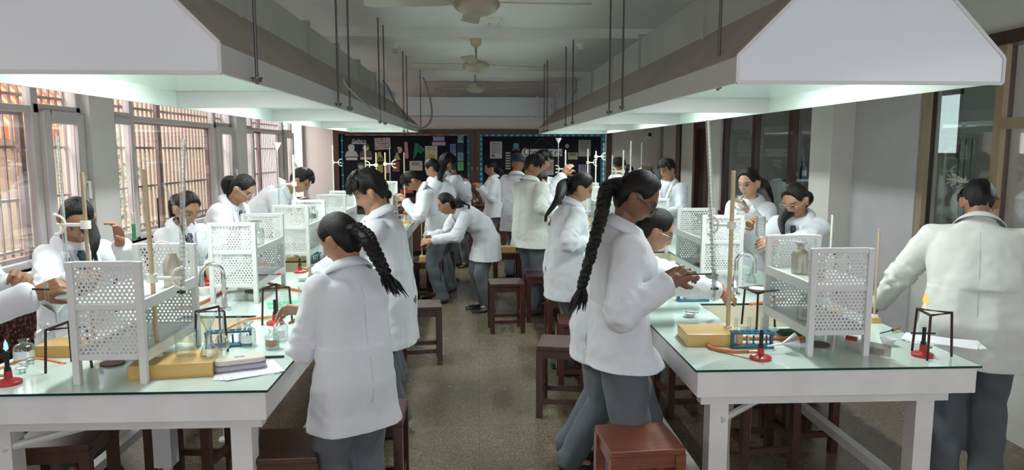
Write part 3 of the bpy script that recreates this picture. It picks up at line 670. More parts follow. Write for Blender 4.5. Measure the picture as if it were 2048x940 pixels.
# air conditioner, camera, calendar, pipes
t = empty('air_conditioner', (at(1265, 250, Y=12.6).x, 12.7, 2.24), 0, 'white split air conditioner on the back wall right of the boards', 'air conditioner')
MB().prism([(-.22, .0), (0, 0), (0, .27), (-.18, .27), (-.23, .2), (-.23, .03)], 'x', -.45, .45).build('casing', mat('ac_plastic', (.5, .5, .52), .4), t).data.transform(Matrix.Identity(4)) ; MB().box(-.40, .40, -.235, -.225, .03, .06).build('louvre', DG, t)
x, z = at(1300, 268, Y=12.6).x, at(1300, 268, Y=12.6).z
t = empty('security_camera', (x, 12.7, z), 0, 'round white security camera on the back wall under the air conditioner', 'camera'); MB().lathe([(.0, 0), (.09, 0), (.09, .03), (.07, .07), (0, .09)], 18, (0, 0, 0), (0, -1, 0)).build('housing', WHITE, t, smooth=True); MB().sph((0, -.085, -.01), .035).build('lens', BLACK, t, smooth=True)
x, z = at(1294, 345, Y=12.68).x, at(1294, 345, Y=12.68).z
t = empty('calendar', (x, 12.69, z), 0, 'tan wall calendar hung on the back wall near the corner', 'calendar'); MB().box(-.12, .12, -.01, 0, -.16, .11).build('sheet', mat('tan_card', (.40, .33, .22), .8), t); MB().box(-.11, .11, -.02, 0, .11, .15).build('header', CAP, t)
b = MB()
for r_ in range(3):
    for c_ in range(4): b.box(-.09+c_*.05, -.06+c_*.05, -.012, -.01, -.12+r_*.07, -.08+r_*.07)
b.build('printing', INK, t)
for i, px in enumerate((1322, 1327)):
    x = at(px, 300, Y=12.6).x; cable([(x, 12.6, .1), (x, 12.6, 1.5), (x, 12.6, 2.9)], .018, mat('grey_pipe', (.30, .30, .31), .4), 'grey vertical pipe in the back right corner, %s of two' % ('left', 'right')[i], 'pipe', 'wall_pipe')
# ================================================================== SMALL WARE
def z0(px, py, z=ZT): q = at(px, py, Z=z); return q
def stool(x, y, rz, label, m=DWOOD, h=.50, w=.30, grp='wooden laboratory stools'):
    t = empty('stool', (x, y, 0), radians(rz), label, 'stool', grp); a = w/2
    MB().box(-a-.02, a+.02, -a-.01, a+.01, h-.028, h).build('seat', m, t, bevel=.004)
    for sx in (-1, 1):
        for sy in (-1, 1): MB().box(sx*a-.022*1, sx*a+.022-.0, sy*(a-.012)-.022, sy*(a-.012)+.022, 0, h-.028).build('leg', m, t)
    q = MB()
    for sy in (-1, 1): q.box(-a, a, sy*(a-.012)-.01, sy*(a-.012)+.01, h-.085, h-.028)
    for sx in (-1, 1): q.box(sx*a-.01, sx*a+.01, -a, a, h-.085, h-.028)
    q.build('apron', m, t); q = MB()
    for sy in (-1, 1): q.box(-a, a, sy*(a-.012)-.012, sy*(a-.012)+.012, .10, .135)
    for sx in (-1, 1): q.box(sx*a-.012, sx*a+.012, -a, a, .15, .185)
    q.build('stretcher', m, t); return t
def stool_at(px, py, label, rz=0, m=DWOOD, h=.50, w=.30):
    q = at(px, py, Z=h); return stool(q.x, q.y, rz, label, m, h, w)
ST = {}
ST['a'] = stool_at(1277, 872, 'reddish stool with striped wood seat at the bottom edge, beside the tall braided person', 4, RWOOD, .56, .28)
stool_at(1128, 682, 'glossy dark stool standing alone in the right aisle, nearest of the dark ones', -12)
stool_at(1160, 637, 'dark red-brown stool behind the tall braided person, half hidden by the white coat', -4, mat('mahogany', (.11, .035, .025), .35, coat=.3))
ST['b'] = stool_at(1131, 590, 'stool carrying a wooden box base with burette stand in the right aisle', 0, mat('mahogany', (.11, .035, .025), .35))
stool_at(1012, 562, 'dark stool standing farthest into the middle of the aisle', 4)
stool_at(1083, 546, 'dark stool with worn pale seat edge behind the tall back-turned person', 2)
ST['c'] = stool_at(1014, 503, 'small far stool with a pale block on it, before the noticeboards', 2)
ST['d'] = stool_at(856, 520, 'stool carrying a wooden block and flask, before the stooping person', -4)
stool_at(880, 500, 'dark stool behind the stooping person at the far left bench', 8)
stool_at(842, 607, 'dark stool with worn edge tucked between the left bench and the wavy-haired person', 5)
stool_at(566, 885, 'brown stool at the bottom edge pushed under the left bench corner', 2, mat('brown_stool_wood', (.085, .038, .022), .4, coat=.2, bstretch=(.15, 1, 1), var=.3, vscale=40), .5, .32)
stool_at(742, 820, 'dark stool mostly hidden behind the nearest braided person', 0)
stool(-1.92, 3.25, 5, 'very dark stool in the shade under the left bench near end', BWOOD)
stool(-1.55, 3.75, -5, 'very dark stool under the left bench, behind the nearer one', BWOOD)
for x, y, lb in ((1.62, 3.9, 'dark stool with chalk marks under the right bench, front one'), (1.95, 4.1, 'dark stool under the right bench beside the table leg'), (1.42, 4.7, 'dark stool under the right bench behind the chalk-marked one'), (2.05, 4.9, 'dark stool under the right bench, rear right')): stool(x, y, 6, lb, BWOOD, .52, .30)
# ---- perforated reagent racks
def perf(w, h, name, cols, rows):
    mb = MB(); cw, ch = w/cols, h/rows; r = min(cw, ch)*.33
    for j in range(rows):
        for i in range(cols+(j % 2)):
            xa = (i-.5*(j % 2))*cw; xb = xa+cw; xa, xb = max(0, xa), min(w, xb)
            if xb-xa < cw*.6: mb.add([(xa, 0, j*ch), (xb, 0, j*ch), (xb, 0, (j+1)*ch), (xa, 0, (j+1)*ch)], [(0, 1, 2, 3)]); continue
            cx, cz = (xa+xb)/2, (j+.5)*ch; vs = []
            for k in range(8):
                a = pi/4*k; vs.append((cx+r*cos(a), 0, cz+r*sin(a)))
            for k in range(8):
                a = pi/4*k; c_, s_ = cos(a), sin(a); m_ = max(abs(c_), abs(s_)); vs.append((cx+(xb-xa)/2*c_/m_, 0, cz+ch/2*s_/m_))
            mb.add(vs, [(k, (k+1) % 8, 8+(k+1) % 8, 8+k) for k in range(8)])
    return mb.mesh(name, WHITE)
PW, PH = .29, .50
PM_U = perf(PW-.05, .165, 'perforated_upper', 13, 11); PM_L = perf(PW-.05, .20, 'perforated_lower', 13, 13)
def rack_unit(x, y, L_, label, rz=0):
    t = empty('reagent_rack', (x, y, ZT), radians(rz), label, 'rack', 'white perforated reagent racks on the benches')
    for k, yy in enumerate((0, L_)):
        fr = MB(); 
        for xa in (-PW/2, PW/2-.028): fr.box(xa, xa+.028, yy-.014, yy+.014, 0, PH)
        for z in (.10, .305, .478): fr.box(-PW/2+.028, PW/2-.028, yy-.012, yy+.012, z, z+.024)
        p = fr.build('end_frame', WHITE, t, bevel=.003)
        for me, z in ((PM_L, .124-.02+.0), (PM_U, .315)):
            o = bpy.data.objects.new('perforated_panel', me); COL.objects.link(o); o.parent = p; o.location = (-PW/2+.025, yy, z)
            s_ = o.modifiers.new('s', 'SOLIDIFY'); s_.thickness = .0015
    for z in (.10, .31):
        sh = MB().box(-PW/2+.01, PW/2-.01, .014, L_-.014, z+.012, z+.020).build('shelf', mat('glass_shelf', (.55, .62, .60), .15), t)
        for xa in (-PW/2, PW/2-.014): MB().box(xa, xa+.014, .014, L_-.014, z-.012, z+.032).build('shelf_rail', WHITE, t)
    return t
racks = [(-1.485, 2.86, .55, 'white perforated reagent rack nearest on the left bench'), (-1.50, 4.38, .62, 'second white perforated reagent rack on the left bench'), (-1.50, 5.75, .62, 'third white perforated reagent rack on the left bench'),
         (-1.46, 7.15, .62, 'fourth white perforated reagent rack on the left bench, behind the wavy-haired person'), (-1.28, 9.55, .6, 'farthest white perforated reagent rack on the left bench'),
         (1.645, 3.10, .50, 'white perforated reagent rack nearest on the right bench'), (1.66, 4.72, .60, 'second white perforated reagent rack on the right bench'), (1.60, 6.4, .60, 'third reagent rack on the right bench, behind the tall braided person'),
         (1.52, 8.0, .55, 'fourth reagent rack on the right bench among the clamp stands'), (1.50, 9.6, .55, 'farthest reagent rack on the right bench')]
for a in racks: rack_unit(*a)
# ---- glassware builders
LIQ = mat('faint_liquid', (.55, .55, .45), .1); AMB = glassmat('aged_poly', (.62, .55, .40), .35, .6, .4)
LBL = mat('bottle_label', (.55, .50, .44), .8); PINKL = mat('pink_label', (.42, .22, .17), .8)
def put(name, p, label, cat, rz=0, grp=None): return empty(name, p, radians(rz), label, cat, grp)
def bottle(p, r, h, label, lab=LBL, body=CLEAR, stopper=True, grp=None, liquid=None):
    t = put('reagent_bottle', p, label, 'bottle', 0, grp)
    MB().lathe([(0, .002), (r, .002), (r, h*.60), (r*.85, h*.68), (r*.42, h*.75), (r*.40, h*.86), (r*.55, h*.89), (r*.55, h*.91)], 20).build('glass_body', body, t, smooth=True)
    if stopper: MB().lathe([(0, h*.80), (r*.34, h*.80), (r*.38, h*.92), (r*.75, h*.93), (r*.75, h*.97), (0, h)], 16).build('stopper', body, t, smooth=True)
    if lab:
        mb = MB(); n = 8
        vs = [(sin(a)*(r+.0012), -cos(a)*(r+.0012), z) for z in (h*.18, h*.48) for a in [(-.8+1.6*i/n) for i in range(n+1)]]
        mb.add(vs, [(i, i+1, n+2+i, n+1+i) for i in range(n)]); mb.build('paper_label', lab, t, smooth=True)
    if liquid: MB().lathe([(0, .005), (r*.93, .005), (r*.93, h*.32), (0, h*.32)], 18).build('contents', liquid, t, smooth=True)
    return t
def flask(p, r, h, label, grp=None):
    t = put('conical_flask', p, label, 'flask', 0, grp)
    MB().lathe([(0, .002), (r, .003), (r*1.0, .012), (r*.25, h*.66), (r*.24, h*.93), (r*.31, h)], 22).build('glass_body', CLEAR, t, smooth=True); return t
def beaker(p, r, h, label, grp=None, m=None, rot=None):
    t = put('beaker', p, label, 'beaker', 0, grp)
    MB().lathe([(0, .002), (r*.95, .002), (r, .010), (r, h*.96), (r*1.08, h)], 22).build('glass_wall', m or CLEAR, t, smooth=True)
    b = MB()
    for i in range(4): b.box(-.010, .010, -r-.0012, -r-.0004, h*(.25+.15*i), h*(.25+.15*i)+.0015)
    b.build('graduation', mat('white_print', (.8, .8, .8), .8), t)
    if rot: t.rotation_euler = rot
    return t
def tripod(p, label, h=.20, r=.085, rz=0, gauze=False):
    t = put('tripod_stand', p, label, 'tripod stand', rz, 'iron tripod stands'); P = [V((r*cos(a), r*sin(a), h)) for a in (radians(100), radians(220), radians(340))]
    MB().tube(P, .0065, 6, closed=True).build('top_ring', IRON, t)
    for q in P: MB().cyl(q, (q.x*1.15, q.y*1.15, 0), .0055, n=8).build('leg', IRON, t)
    if gauze:
        g_ = put('wire_gauze', V(p)+V((0, 0, h+.008)), 'square wire gauze with pale round centre lying on the tripod by the sink', 'gauze', 20); MB().box(-.075, .075, -.075, .075, 0, .003).build('mesh_sheet', BLACK, g_); MB().cyl((0, 0, .003), (0, 0, .0055), .052, n=24).build('ceramic_centre', mat('ceramic', (.55, .53, .48), .8), g_)
    return t
def burner(p, label, barrel=BLACK, rz=0, h=.135):
    t = put('gas_burner', p, label, 'burner', rz, 'red-based gas burners')
    MB().lathe([(0, .0), (.048, 0), (.048, .012), (.038, .018), (.016, .024), (.014, .055), (0, .055)], 22).build('base', REDP, t, smooth=True)
    MB().cyl((0, 0, .05), (0, 0, h), .0085).build('barrel', barrel, t); MB().cyl((0, 0, .056), (0, 0, .068), .0125).build('air_collar', BLACK, t)
    MB().cyl((0, 0, .035), (.055, 0, .035), .006, n=8).build('gas_inlet', BRASS, t); return t
def ttrack(p, label, rz=0, n=6, tubes=3, L_=.22):
    t = put('test_tube_rack', p, label, 'test tube rack', rz, 'blue test tube racks')
    MB().box(-L_/2, L_/2, -.028, .028, 0, .012).build('base', BLUEP, t, bevel=.003)
    top = MB(); top.box(-L_/2, L_/2, -.024, -.012, .068, .078).box(-L_/2, L_/2, .012, .024, .068, .078)
    for i in range(n+1): x = -L_/2+.006+i*(L_-.012)/n; top.box(x-.004, x+.004, -.012, .012, .068, .078)
    top.build('top_plate', BLUEP, t)
    for x in (-L_/2+.006, L_/2-.006): MB().box(x-.006, x+.006, -.01, .01, .012, .068).build('upright', BLUEP, t)
    for i in range(n): x = -L_/2+.006+(i+.5)*(L_-.012)/n; MB().cyl((x, .02, .012), (x, .02, .052), .0048, n=8).build('peg', BLUEP, t)
    for i in range(tubes):
        x = -L_/2+.006+(i*2+.5)*(L_-.012)/n
        if abs(x) > L_/2-.01: break
        q = put('test_tube', V(p)+Matrix.Rotation(radians(rz), 3, 'Z') @ V((x, 0, .0)), ('left', 'middle', 'right')[i % 3]+' glass test tube in the '+' '.join(label.split()[:9]), 'test tube')
        MB().lathe([(0, .014), (.006, .016), (.008, .022), (.008, .145), (.0095, .147)], 14).build('glass_wall', CLEAR, q, smooth=True)
    return t
def cclamp(t, z, side, reach=.13, rr=.045, m=None, ang=0):
    m = m or CREAMP; A = Matrix.Rotation(radians(ang), 3, 'Z'); q = lambda x, y, z_: A @ V((x*side, y, 0))+V((0, 0, z_))
    MB().cyl((0, 0, z-.018), (0, 0, z+.018), .022).build('boss', m, t)
    k = MB().cyl(q(0, 0, z), q(reach-rr*.6, 0, z), .008); c = q(reach, 0, z)
    u = q(1, 0, 0)-V((0, 0, 0)); u.z = 0
    k.tube([c+u*-rr*cos(radians(a))+V((0, 0, rr*sin(radians(a)))) for a in range(-95, 96, 14)], .0055, 8)
    for s in (-1, 1): k.sph(c+V((0, 0, rr*s)), .009)
    k.sph(q(reach-.01, 0, z), .009); k.cyl(q(reach-.01, 0, z-.0), q(reach-rr, 0, z), .005)
    k.build('clamp_arm', m, t, smooth=True)
def burette(p, top, label, tilt=(0, 0), black=False, stop=True, r=.0065, funnel=False):
    t = put('burette', p, label, 'burette', 0, 'glass burettes'); h = top; d = V((tilt[0], tilt[1], 1))
    MB().cyl((0, 0, .09), d*h, r, n=12, cap=False).build('graduated_tube', CLEAR, t, smooth=True)
    if black: MB().cyl(d*.09, d*(h*.62), r*.9, n=10).build('dark_liquid', mat('dark_solution', (.015, .006, .02), .15), t)
    else: MB().cyl(d*.09+V((r*.3, r*.6, 0)), d*(h*.98)+V((r*.3, r*.6, 0)), r*.45, n=8).build('enamel_stripe', mat('enamel_white', (.78, .78, .76), .3), t)
    b = MB(); 
    n = int(h/.02)
    for i in range(5, n): b.cyl(d*(i*.02), d*(i*.02+.0012), r*1.06, n=10)
    b.build('graduation', mat('grey_print', (.3, .3, .3), .8), t)
    MB().cyl((0, 0, .02), (0, 0, .09), r*.45, r*.8, n=8).build('tip', CLEAR, t)
    if stop: k = MB().sph((0, 0, .085), .011); k.cyl((-.018, 0, .085), (.018, 0, .085), .006); k.build('stopcock', BLACK, t, smooth=True)
    if funnel:
        f = put('funnel', V(p)+d*(h-.03), 'white funnel on top of the '+' '.join(label.split()[:9]), 'funnel'); MB().lathe([(.004, -.03), (.005, .02), (.04, .085), (.038, .085), (.004, .022)], 20).build('cone', mat('white_plastic', (.82, .82, .80), .4), f, smooth=True)
    return t
def burette_px(b0, t0, Y, label, **k):
    p, q = at(*b0, Y=Y), at(*t0, Y=Y); h = q.z-p.z; return burette(p, h, label, tilt=((q.x-p.x)/h, 0), **k)
def stand(p, h, label, base=(.26, .16, .055), rodx=0, rody=0, rodm=RODW, basem=BLOCK, rz=0, clamps=(), r=.0085, tilt=(0, 0)):
    t = put('clamp_stand', p, label, 'clamp stand', rz, 'clamp stands with wooden rods'); a, b, c = base
    if base[0]:
        k = MB().box(-a/2, a/2, -b/2, b/2, 0, c); k.box(-a/2-.004, a/2+.004, -b/2-.004, b/2+.004, 0, .006); k.build('base_block', basem, t, bevel=.003)
    v = MB().cyl((rodx, rody, c), (rodx+tilt[0]*h, rody+tilt[1]*h, h), r, n=10); v.build('rod', rodm, t, smooth=True)
    MB().cyl((rodx, rody, c), (rodx, rody, c+.012), .02).build('collar', CREAMP, t)
    for z, side, reach, ang in clamps:
        o = empty('clamp', (rodx+tilt[0]*z, rody+tilt[1]*z, 0)); o.parent = t; cclamp(o, z, side, reach, ang=ang)
    return t
def faucet(p, label, rz=0, m=CHROME):
    t = put('tap', p, label, 'tap', rz); MB().lathe([(0, 0), (.035, 0), (.035, .012), (.018, .02), (.016, .05), (0, .05)], 18).build('base', m, t, smooth=True)
    MB().tube([(0, 0, .03), (0, 0, .16), (0, 0, .21)]+arc((-.06, 0, .215), .06, 0, 180, 12)+[(-.12, 0, .17)], .013, 12).build('spout', m, t, smooth=True)
    MB().cyl((-.12, 0, .145), (-.12, 0, .175), .016).build('nozzle', m, t, smooth=True); MB().cyl((0, .0, .06), (0, -.06, .075), .008).build('handle', m, t); return t
# ---- left bench, near to far -----------------------------------------
q = z0(18, 768); burner(q, 'red gas burner with a small blue-tinted flame at the left edge of the photo', rz=180)
fl = put('flame', q+V((0, 0, .136)), 'faint blue flame above the burner at the left edge', 'flame'); MB().lathe([(0, 0), (.009, .01), (.007, .03), (0, .05)], 12).build('flame_body', emat('blue_flame', (.35, .75, .85), 1.2), fl, smooth=True)
bottle(z0(50, 722), .042, .11, 'stubby clear jar behind the burner at the left edge', lab=PAPER, stopper=False)
bottle(z0(92, 700), .042, .14, 'clear reagent bottle behind the left tripod', lab=PAPER, stopper=False)
for i, (px, py, lb) in enumerate(((48, 735, 'glass stopper lying on the bench, left of three'), (62, 728, 'glass stopper lying on the bench, rear of three'), (45, 746, 'glass stopper lying on the bench, front of three'))):
    t = put('glass_stopper', z0(px, py), lb, 'stopper'); MB().lathe([(0, 0), (.014, 0), (.011, .018), (.022, .02), (.022, .026), (0, .028)], 16).build('stopper_body', CLEAR, t, smooth=True)
tripod(z0(140, 735), 'rusty iron tripod left of the nearest left rack', rz=15, h=.185)
S0 = stand(z0(150, 705), .84, 'clamp stand with dark wooden rod behind the nearest left rack, holding the leftmost burette', rodx=.09, clamps=((.60, -1, .14, -4),), rodm=mat('old_rod_wood', (.33, .26, .16), .5))
burette_px((136, 560), (112, 265), 3.45, 'leftmost burette in front of the window', stop=False, r=.0095)
burette_px((400, 545), (326, 365), 4.1, 'black-filled slanting burette before the person with wire glasses', stop=False, black=True, r=.008)
t = put('funnel', z0(118, 690)+V((0, 0, .16)), 'white plastic funnel on a bottle behind the left tripod', 'funnel'); MB().lathe([(.005, -.05), (.006, .0), (.065, .055), (.063, .055), (.004, .0)], 24).build('cone', PLAS, t, smooth=True)
S1 = stand(z0(355, 742), .86, 'clamp stand on a yellow wooden box at the near corner of the left bench', base=(.33, .20, .06), rodx=-.085, rody=.04, rz=8, tilt=(-.012, 0), clamps=((.40, 1, .13, -12),), r=.010)
bp_ = S1.matrix_basis @ V((.0, 0, 0))
burette_px((365, 622), (366, 278), 3.12, 'clear burette held over the yellow box on the left bench', r=.0105)
beaker(z0(370, 742)+V((-.0, .02, .061)), .042, .11, 'glass beaker standing on the yellow box')
flask(z0(400, 742)+V((.035, .02, .061)), .038, .12, 'conical flask on the yellow box beside the beaker')
t = put('funnel', z0(398, 742)+V((.035, .03, .15)), 'clear glass funnel stuck in the conical flask', 'funnel'); MB().lathe([(.004, -.05), (.006, .02), (.045, .10), (.043, .10)], 20).build('cone', CLEAR, t, smooth=True)
t = put('round_flask', z0(415, 735)+V((.05, .05, .061)), 'long-necked glass flask at the back of the yellow box', 'flask'); MB().lathe([(0, .002), (.02, .004), (.036, .03), (.026, .058), (.012, .075), (.011, .17), (.014, .172)], 20).build('glass_body', CLEAR, t, smooth=True)
tripod(z0(430, 698), 'dark iron tripod standing in front of the near left tap', h=.19, r=.075, rz=-10)
ttrack(z0(458, 692), 'blue rack beside the pencil case', rz=12, L_=.21)
# papers + pencil case
q = z0(490, 742)
for i in range(3):
    o = MB().box(-.12, .12, -.095, .095, .0015*i*1.2, .0015*i*1.2+.0012).build('paper_sheet', PAPER); o.location = (q.x+.012*i, q.y, q.z+.001); o.rotation_euler.z = radians(16+7*i); tag(o, ('lowest', 'middle', 'topmost')[i]+' white sheet in the pile under the pencil case', 'paper', 'papers under the pencil case')
    if i == 2: lines_ = MB(); [lines_.box(-.10, .10, -.08+j*.016, -.0795+j*.016, .0052, .0056) for j in range(11)]; lines_.build('ruled_lines', CP('rule_blue', (.45, .52, .65)), o)
t = put('pencil_case', q+V((-.03, .03, .0085)), 'cream and lilac zipped pencil case on the papers', 'pencil case', 22)
def slab(name, m, x, y, za, zb, cr, par):
    pts = []
    for cx, cy, a in ((x-cr, y-cr, 0), (-x+cr, y-cr, 90), (-x+cr, -y+cr, 180), (x-cr, -y+cr, 270)): pts += [(cx+cr*cos(radians(a+15*i)), cy+cr*sin(radians(a+15*i))) for i in range(7)]
    return MB().prism(pts, 'z', za, zb).build(name, m, par, bevel=.005)
LIL = mat('lilac_fabric', (.42, .38, .47), .8); CRM = mat('cream_fabric', (.58, .54, .48), .8)
slab('lower_half', LIL, .105, .05, 0, .020, .03, t); slab('zip', mat('zip_tape', (.30, .27, .34), .7), .106, .051, .020, .024, .03, t); slab('upper_half', CRM, .103, .048, .024, .046, .03, t)
MB().box(-.02, .02, -.006, .006, .046, .049).build('pull_tab', LIL, t)
t = put('marker_pen', z0(548, 716)+V((0, 0, .006)), 'black marker pen lying beside the papers', 'pen', 5); MB().cyl((-.05, 0, 0), (.045, 0, 0), .0055).build('pen_barrel', BLACK, t)
bottle(z0(545, 698), .033, .105, 'clear stoppered bottle with pink-brown label at the left bench edge', lab=PINKL, liquid=glassmat('water', (.85, .9, .9), .1, .5), stopper=False)
bottle(z0(562, 682), .036, .125, 'clear reagent bottle with white label behind the pink-labelled one', lab=PAPER)
bottle(z0(497, 692), .037, .125, 'clear stoppered reagent bottle behind the blue rack', lab=PAPER)
tripod(z0(555, 645), 'iron tripod over the black-barrelled burner near the braided person', h=.20, r=.078, rz=5)
burner(z0(551, 648), 'gas burner under the tripod near the braided person', rz=150)
faucet(z0(450, 620), 'chrome swan-neck tap at the near sink of the left bench', 10)
burner(z0(411, 585)+V((0, 0, .05)), 'red gas burner on an upturned white pot near the left tap', barrel=IRON, rz=40, h=.12)
t = put('white_pot', z0(411, 588), 'white plastic pot under the red burner near the left tap', 'pot'); MB().lathe([(0, 0), (.046, 0), (.05, .048), (0, .05)], 20).build('pot_body', WHITE, t, smooth=True)
stand(z0(378, 590), .50, 'cream plastic stand with pale rod behind the near rack on the left bench', base=(.13, .10, .035), rodm=CREAMP, basem=mat('pale_block', (.72, .64, .42), .5), r=.007)
stand(z0(325, 560), .60, 'stand with a black-filled burette beside the glasses-wearing person, left bench', base=(.14, .10, .03), clamps=((.33, 1, .10, 0),), rodm=BLACK, r=.006)
ttrack(z0(393, 560), 'small blue rack before the glasses-wearing person', rz=5, L_=.12, n=4, tubes=1)
cable([z0(130, 728), z0(60, 718), z0(-10, 742)], .008, RUBBER, 'orange rubber gas hose at the left edge of the left bench', 'hose', 'gas_hose')
cable([z0(300, 722)+V((0, 0, .008)), z0(250, 715)+V((0, 0, .008)), z0(140, 712)+V((0, 0, .008))], .009, RUBBER, 'orange rubber gas hose under the nearest left rack', 'hose', 'gas_hose')
cable([z0(440, 672)+V((0, 0, .02)), z0(490, 648)+V((0, 0, .02)), z0(540, 638)+V((0, 0, .012)), z0(551, 645)+V((0, 0, .035))], .008, RUBBER, 'orange rubber gas hose curving to the burner near the braided person', 'hose', 'gas_hose')
cable([z0(345, 622)+V((0, 0, .009)), z0(400, 610)+V((0, 0, .009)), z0(440, 588)+V((0, 0, .009)), z0(470, 575)+V((0, 0, .03)), z0(520, 572)+V((0, 0, .03)), z0(570, 578)+V((0, 0, .01)), z0(620, 588)+V((0, 0, .009))], .010, RUBBER, 'long orange rubber hose snaking behind the second left rack', 'hose', 'gas_hose')
t = put('plate', z0(505, 583), 'dark brown round plate under the second left rack', 'plate'); MB().cyl((0, 0, 0), (0, 0, .008), .05, n=24).build('disc', mat('brown_disc', (.10, .04, .035), .5), t)
t = put('plate', z0(225, 728), 'dark brown round plate under the nearest left rack', 'plate'); MB().cyl((0, 0, 0), (0, 0, .008), .05, n=24).build('disc', mat('brown_disc', (.10, .04, .035), .5), t)
for i, (px, py, r_, h_) in enumerate(((568, 612, .04, .10), (610, 600, .04, .09), (640, 590, .035, .08))): beaker(z0(px, py), r_, h_, ('left', 'middle', 'right')[i]+' glass beaker of three on the green folder by the braided person')
t = put('plastic_folder', z0(590, 608), 'glossy green transparent plastic folder on the left bench', 'folder', 20); MB().box(-.16, .14, -.08, .09, .001, .004).build('sheet', mat('green_film', (.10, .62, .36), .15), t); MB().box(-.15, .1, -.04, -.02, .004, .0048).build('print_stripe', mat('film_stripe', (.6, .75, .65), .3), t)
ttrack(z0(630, 525), 'blue rack with tubes by the head of the braided person', rz=75, L_=.16, n=5, tubes=3)
t = put('bowl', z0(605, 562), 'white ceramic bowl before the blue rack on the left bench', 'bowl'); MB().lathe([(0, .002), (.02, .002), (.04, .03), (.038, .03), (.018, .006)], 20).build('bowl_body', WHITE, t, smooth=True)
burner(z0(600, 545), 'small red-based burner beyond the bowl on the left bench', rz=0, h=.11)
faucet(z0(497, 528), 'grey tap at the second sink of the left bench', 170)
tripod(z0(500, 530), 'iron tripod at the second sink of the left bench', h=.22, r=.08, rz=40)
bottle(z0(528, 470)-V((0, 0, 0)) if False else V((-1.43, 4.62, ZT+.332)), .05, .16, 'large clear stoppered bottle on top of the second left rack', lab=None)
bottle(V((-1.55, 4.55, ZT+.332)), .04, .12, 'cloudy yellowish bottle beside the clear one on the second left rack', lab=None, body=AMB)
t = put('wash_bottle', V((-1.37, 3.22, ZT+.332)), 'yellowed plastic wash bottle on the nearest left rack', 'bottle'); MB().lathe([(0, 0), (.04, 0), (.042, .10), (.02, .135), (.016, .15), (0, .15)], 20).build('bottle_body', AMB, t, smooth=True); MB().tube(bez([(0, 0, .15), (-.01, 0, .19), (-.05, 0, .20), (-.09, 0, .17)], 6), .004, 6).build('nozzle', CREAMP, t)
for i, (x, y, k_) in enumerate(((-1.42, 6.0, 0), (-1.52, 6.1, 1), (-1.42, 6.2, 2))): bottle(V((x, y, ZT+.332)), .038, .13, ('clear bottle at the front of the third left rack top', 'yellow-capped bottle on the third left rack top', 'dark-labelled bottle at the back of the third left rack top')[k_], lab=(None, LBL, DG)[k_], body=(CLEAR, AMB, CLEAR)[k_])
t = put('tongs', V((-1.42, 4.65, ZT+.122)), 'metal tongs with red handles on the lower shelf of the second left rack', 'tongs', 10); MB().bar((-.1, 0, .004), (.1, .02, .004), .006).bar((-.1, .02, .006), (.1, 0, .006), .006).build('arms', STEEL, t); MB().cyl((.1, .02, .006), (.125, .024, .006), .008).build('grip', REDP, t)
# mid and far clamp stands on the left bench
for i, (px, pt, pb, Y, cl, side, bur, lb) in enumerate((
    (586, 310, 520, 6.1, 368, -1, 558, 'pale clamp stand with funnel-topped burette before the bending window-side person'),
    (752, 305, 420, 8.6, 330, -1, None, 'thin clamp stand behind the wavy hair, left of a pair'), (770, 305, 420, 8.4, 328, 1, 781, 'thin clamp stand behind the wavy hair, right of a pair'),
    (808, 305, 440, 9.2, 0, 1, None, 'bare wooden rod stand beside the bowed head at the far left bench'), (664, 290, 400, 9.8, 325, 1, None, 'cream stand at the left edge of the noticeboard'),
    (730, 290, 420, 9.0, 0, 1, None, 'wooden rod stand in front of the portraits'))):
    top = at(px, pt, Y=Y); t_ = stand(V((top.x, Y, ZT)), top.z-ZT, lb, base=(.14, .10, .03), rodm=CREAMP if i in (0, 4) else RODW, r=.009, clamps=(((at(px, cl, Y=Y).z-ZT), side, .12, 0),) if cl else ())
    if bur: burette(V((at(bur, 400, Y=Y).x, Y, ZT+.1)), top.z-ZT-.05, 'burette held by the '+' '.join(lb.split()[:8]), stop=False, funnel=(i == 0))
# cream gadget cluster at P8's sleeve, stool block with flask
q = V(ST['d'].location)+V((0, 0, .5)); S3 = stand(q, .80, 'burette stand on the stool before the stooping person', base=(.20, .15, .05), rodx=-.07, r=.007, clamps=((.55, 1, .07, 0), (.50, 1, .07, 30)))
burette(q+V((.01, .0, .25)), .48, 'black-filled burette over the stool flask of the stooping person', black=True)
flask(q+V((.02, 0, .051)), .032, .10, 'conical flask on the wooden block before the stooping person')
q = V(ST['b'].location)+V((0, 0, .5)); S4 = stand(q, .83, 'burette stand on the stool in the right aisle', base=(.24, .16, .05), rodx=.06, r=.0075, clamps=((.55, -1, .09, 0),))
burette(q+V((-.03, 0, .25)), .70, 'tall burette filled with black liquid in the right aisle', black=True)
q = V(ST['c'].location)+V((0, 0, .5)); stand(q, .12, 'pale wooden block on the small far stool', base=(.22, .16, .07), r=.004)
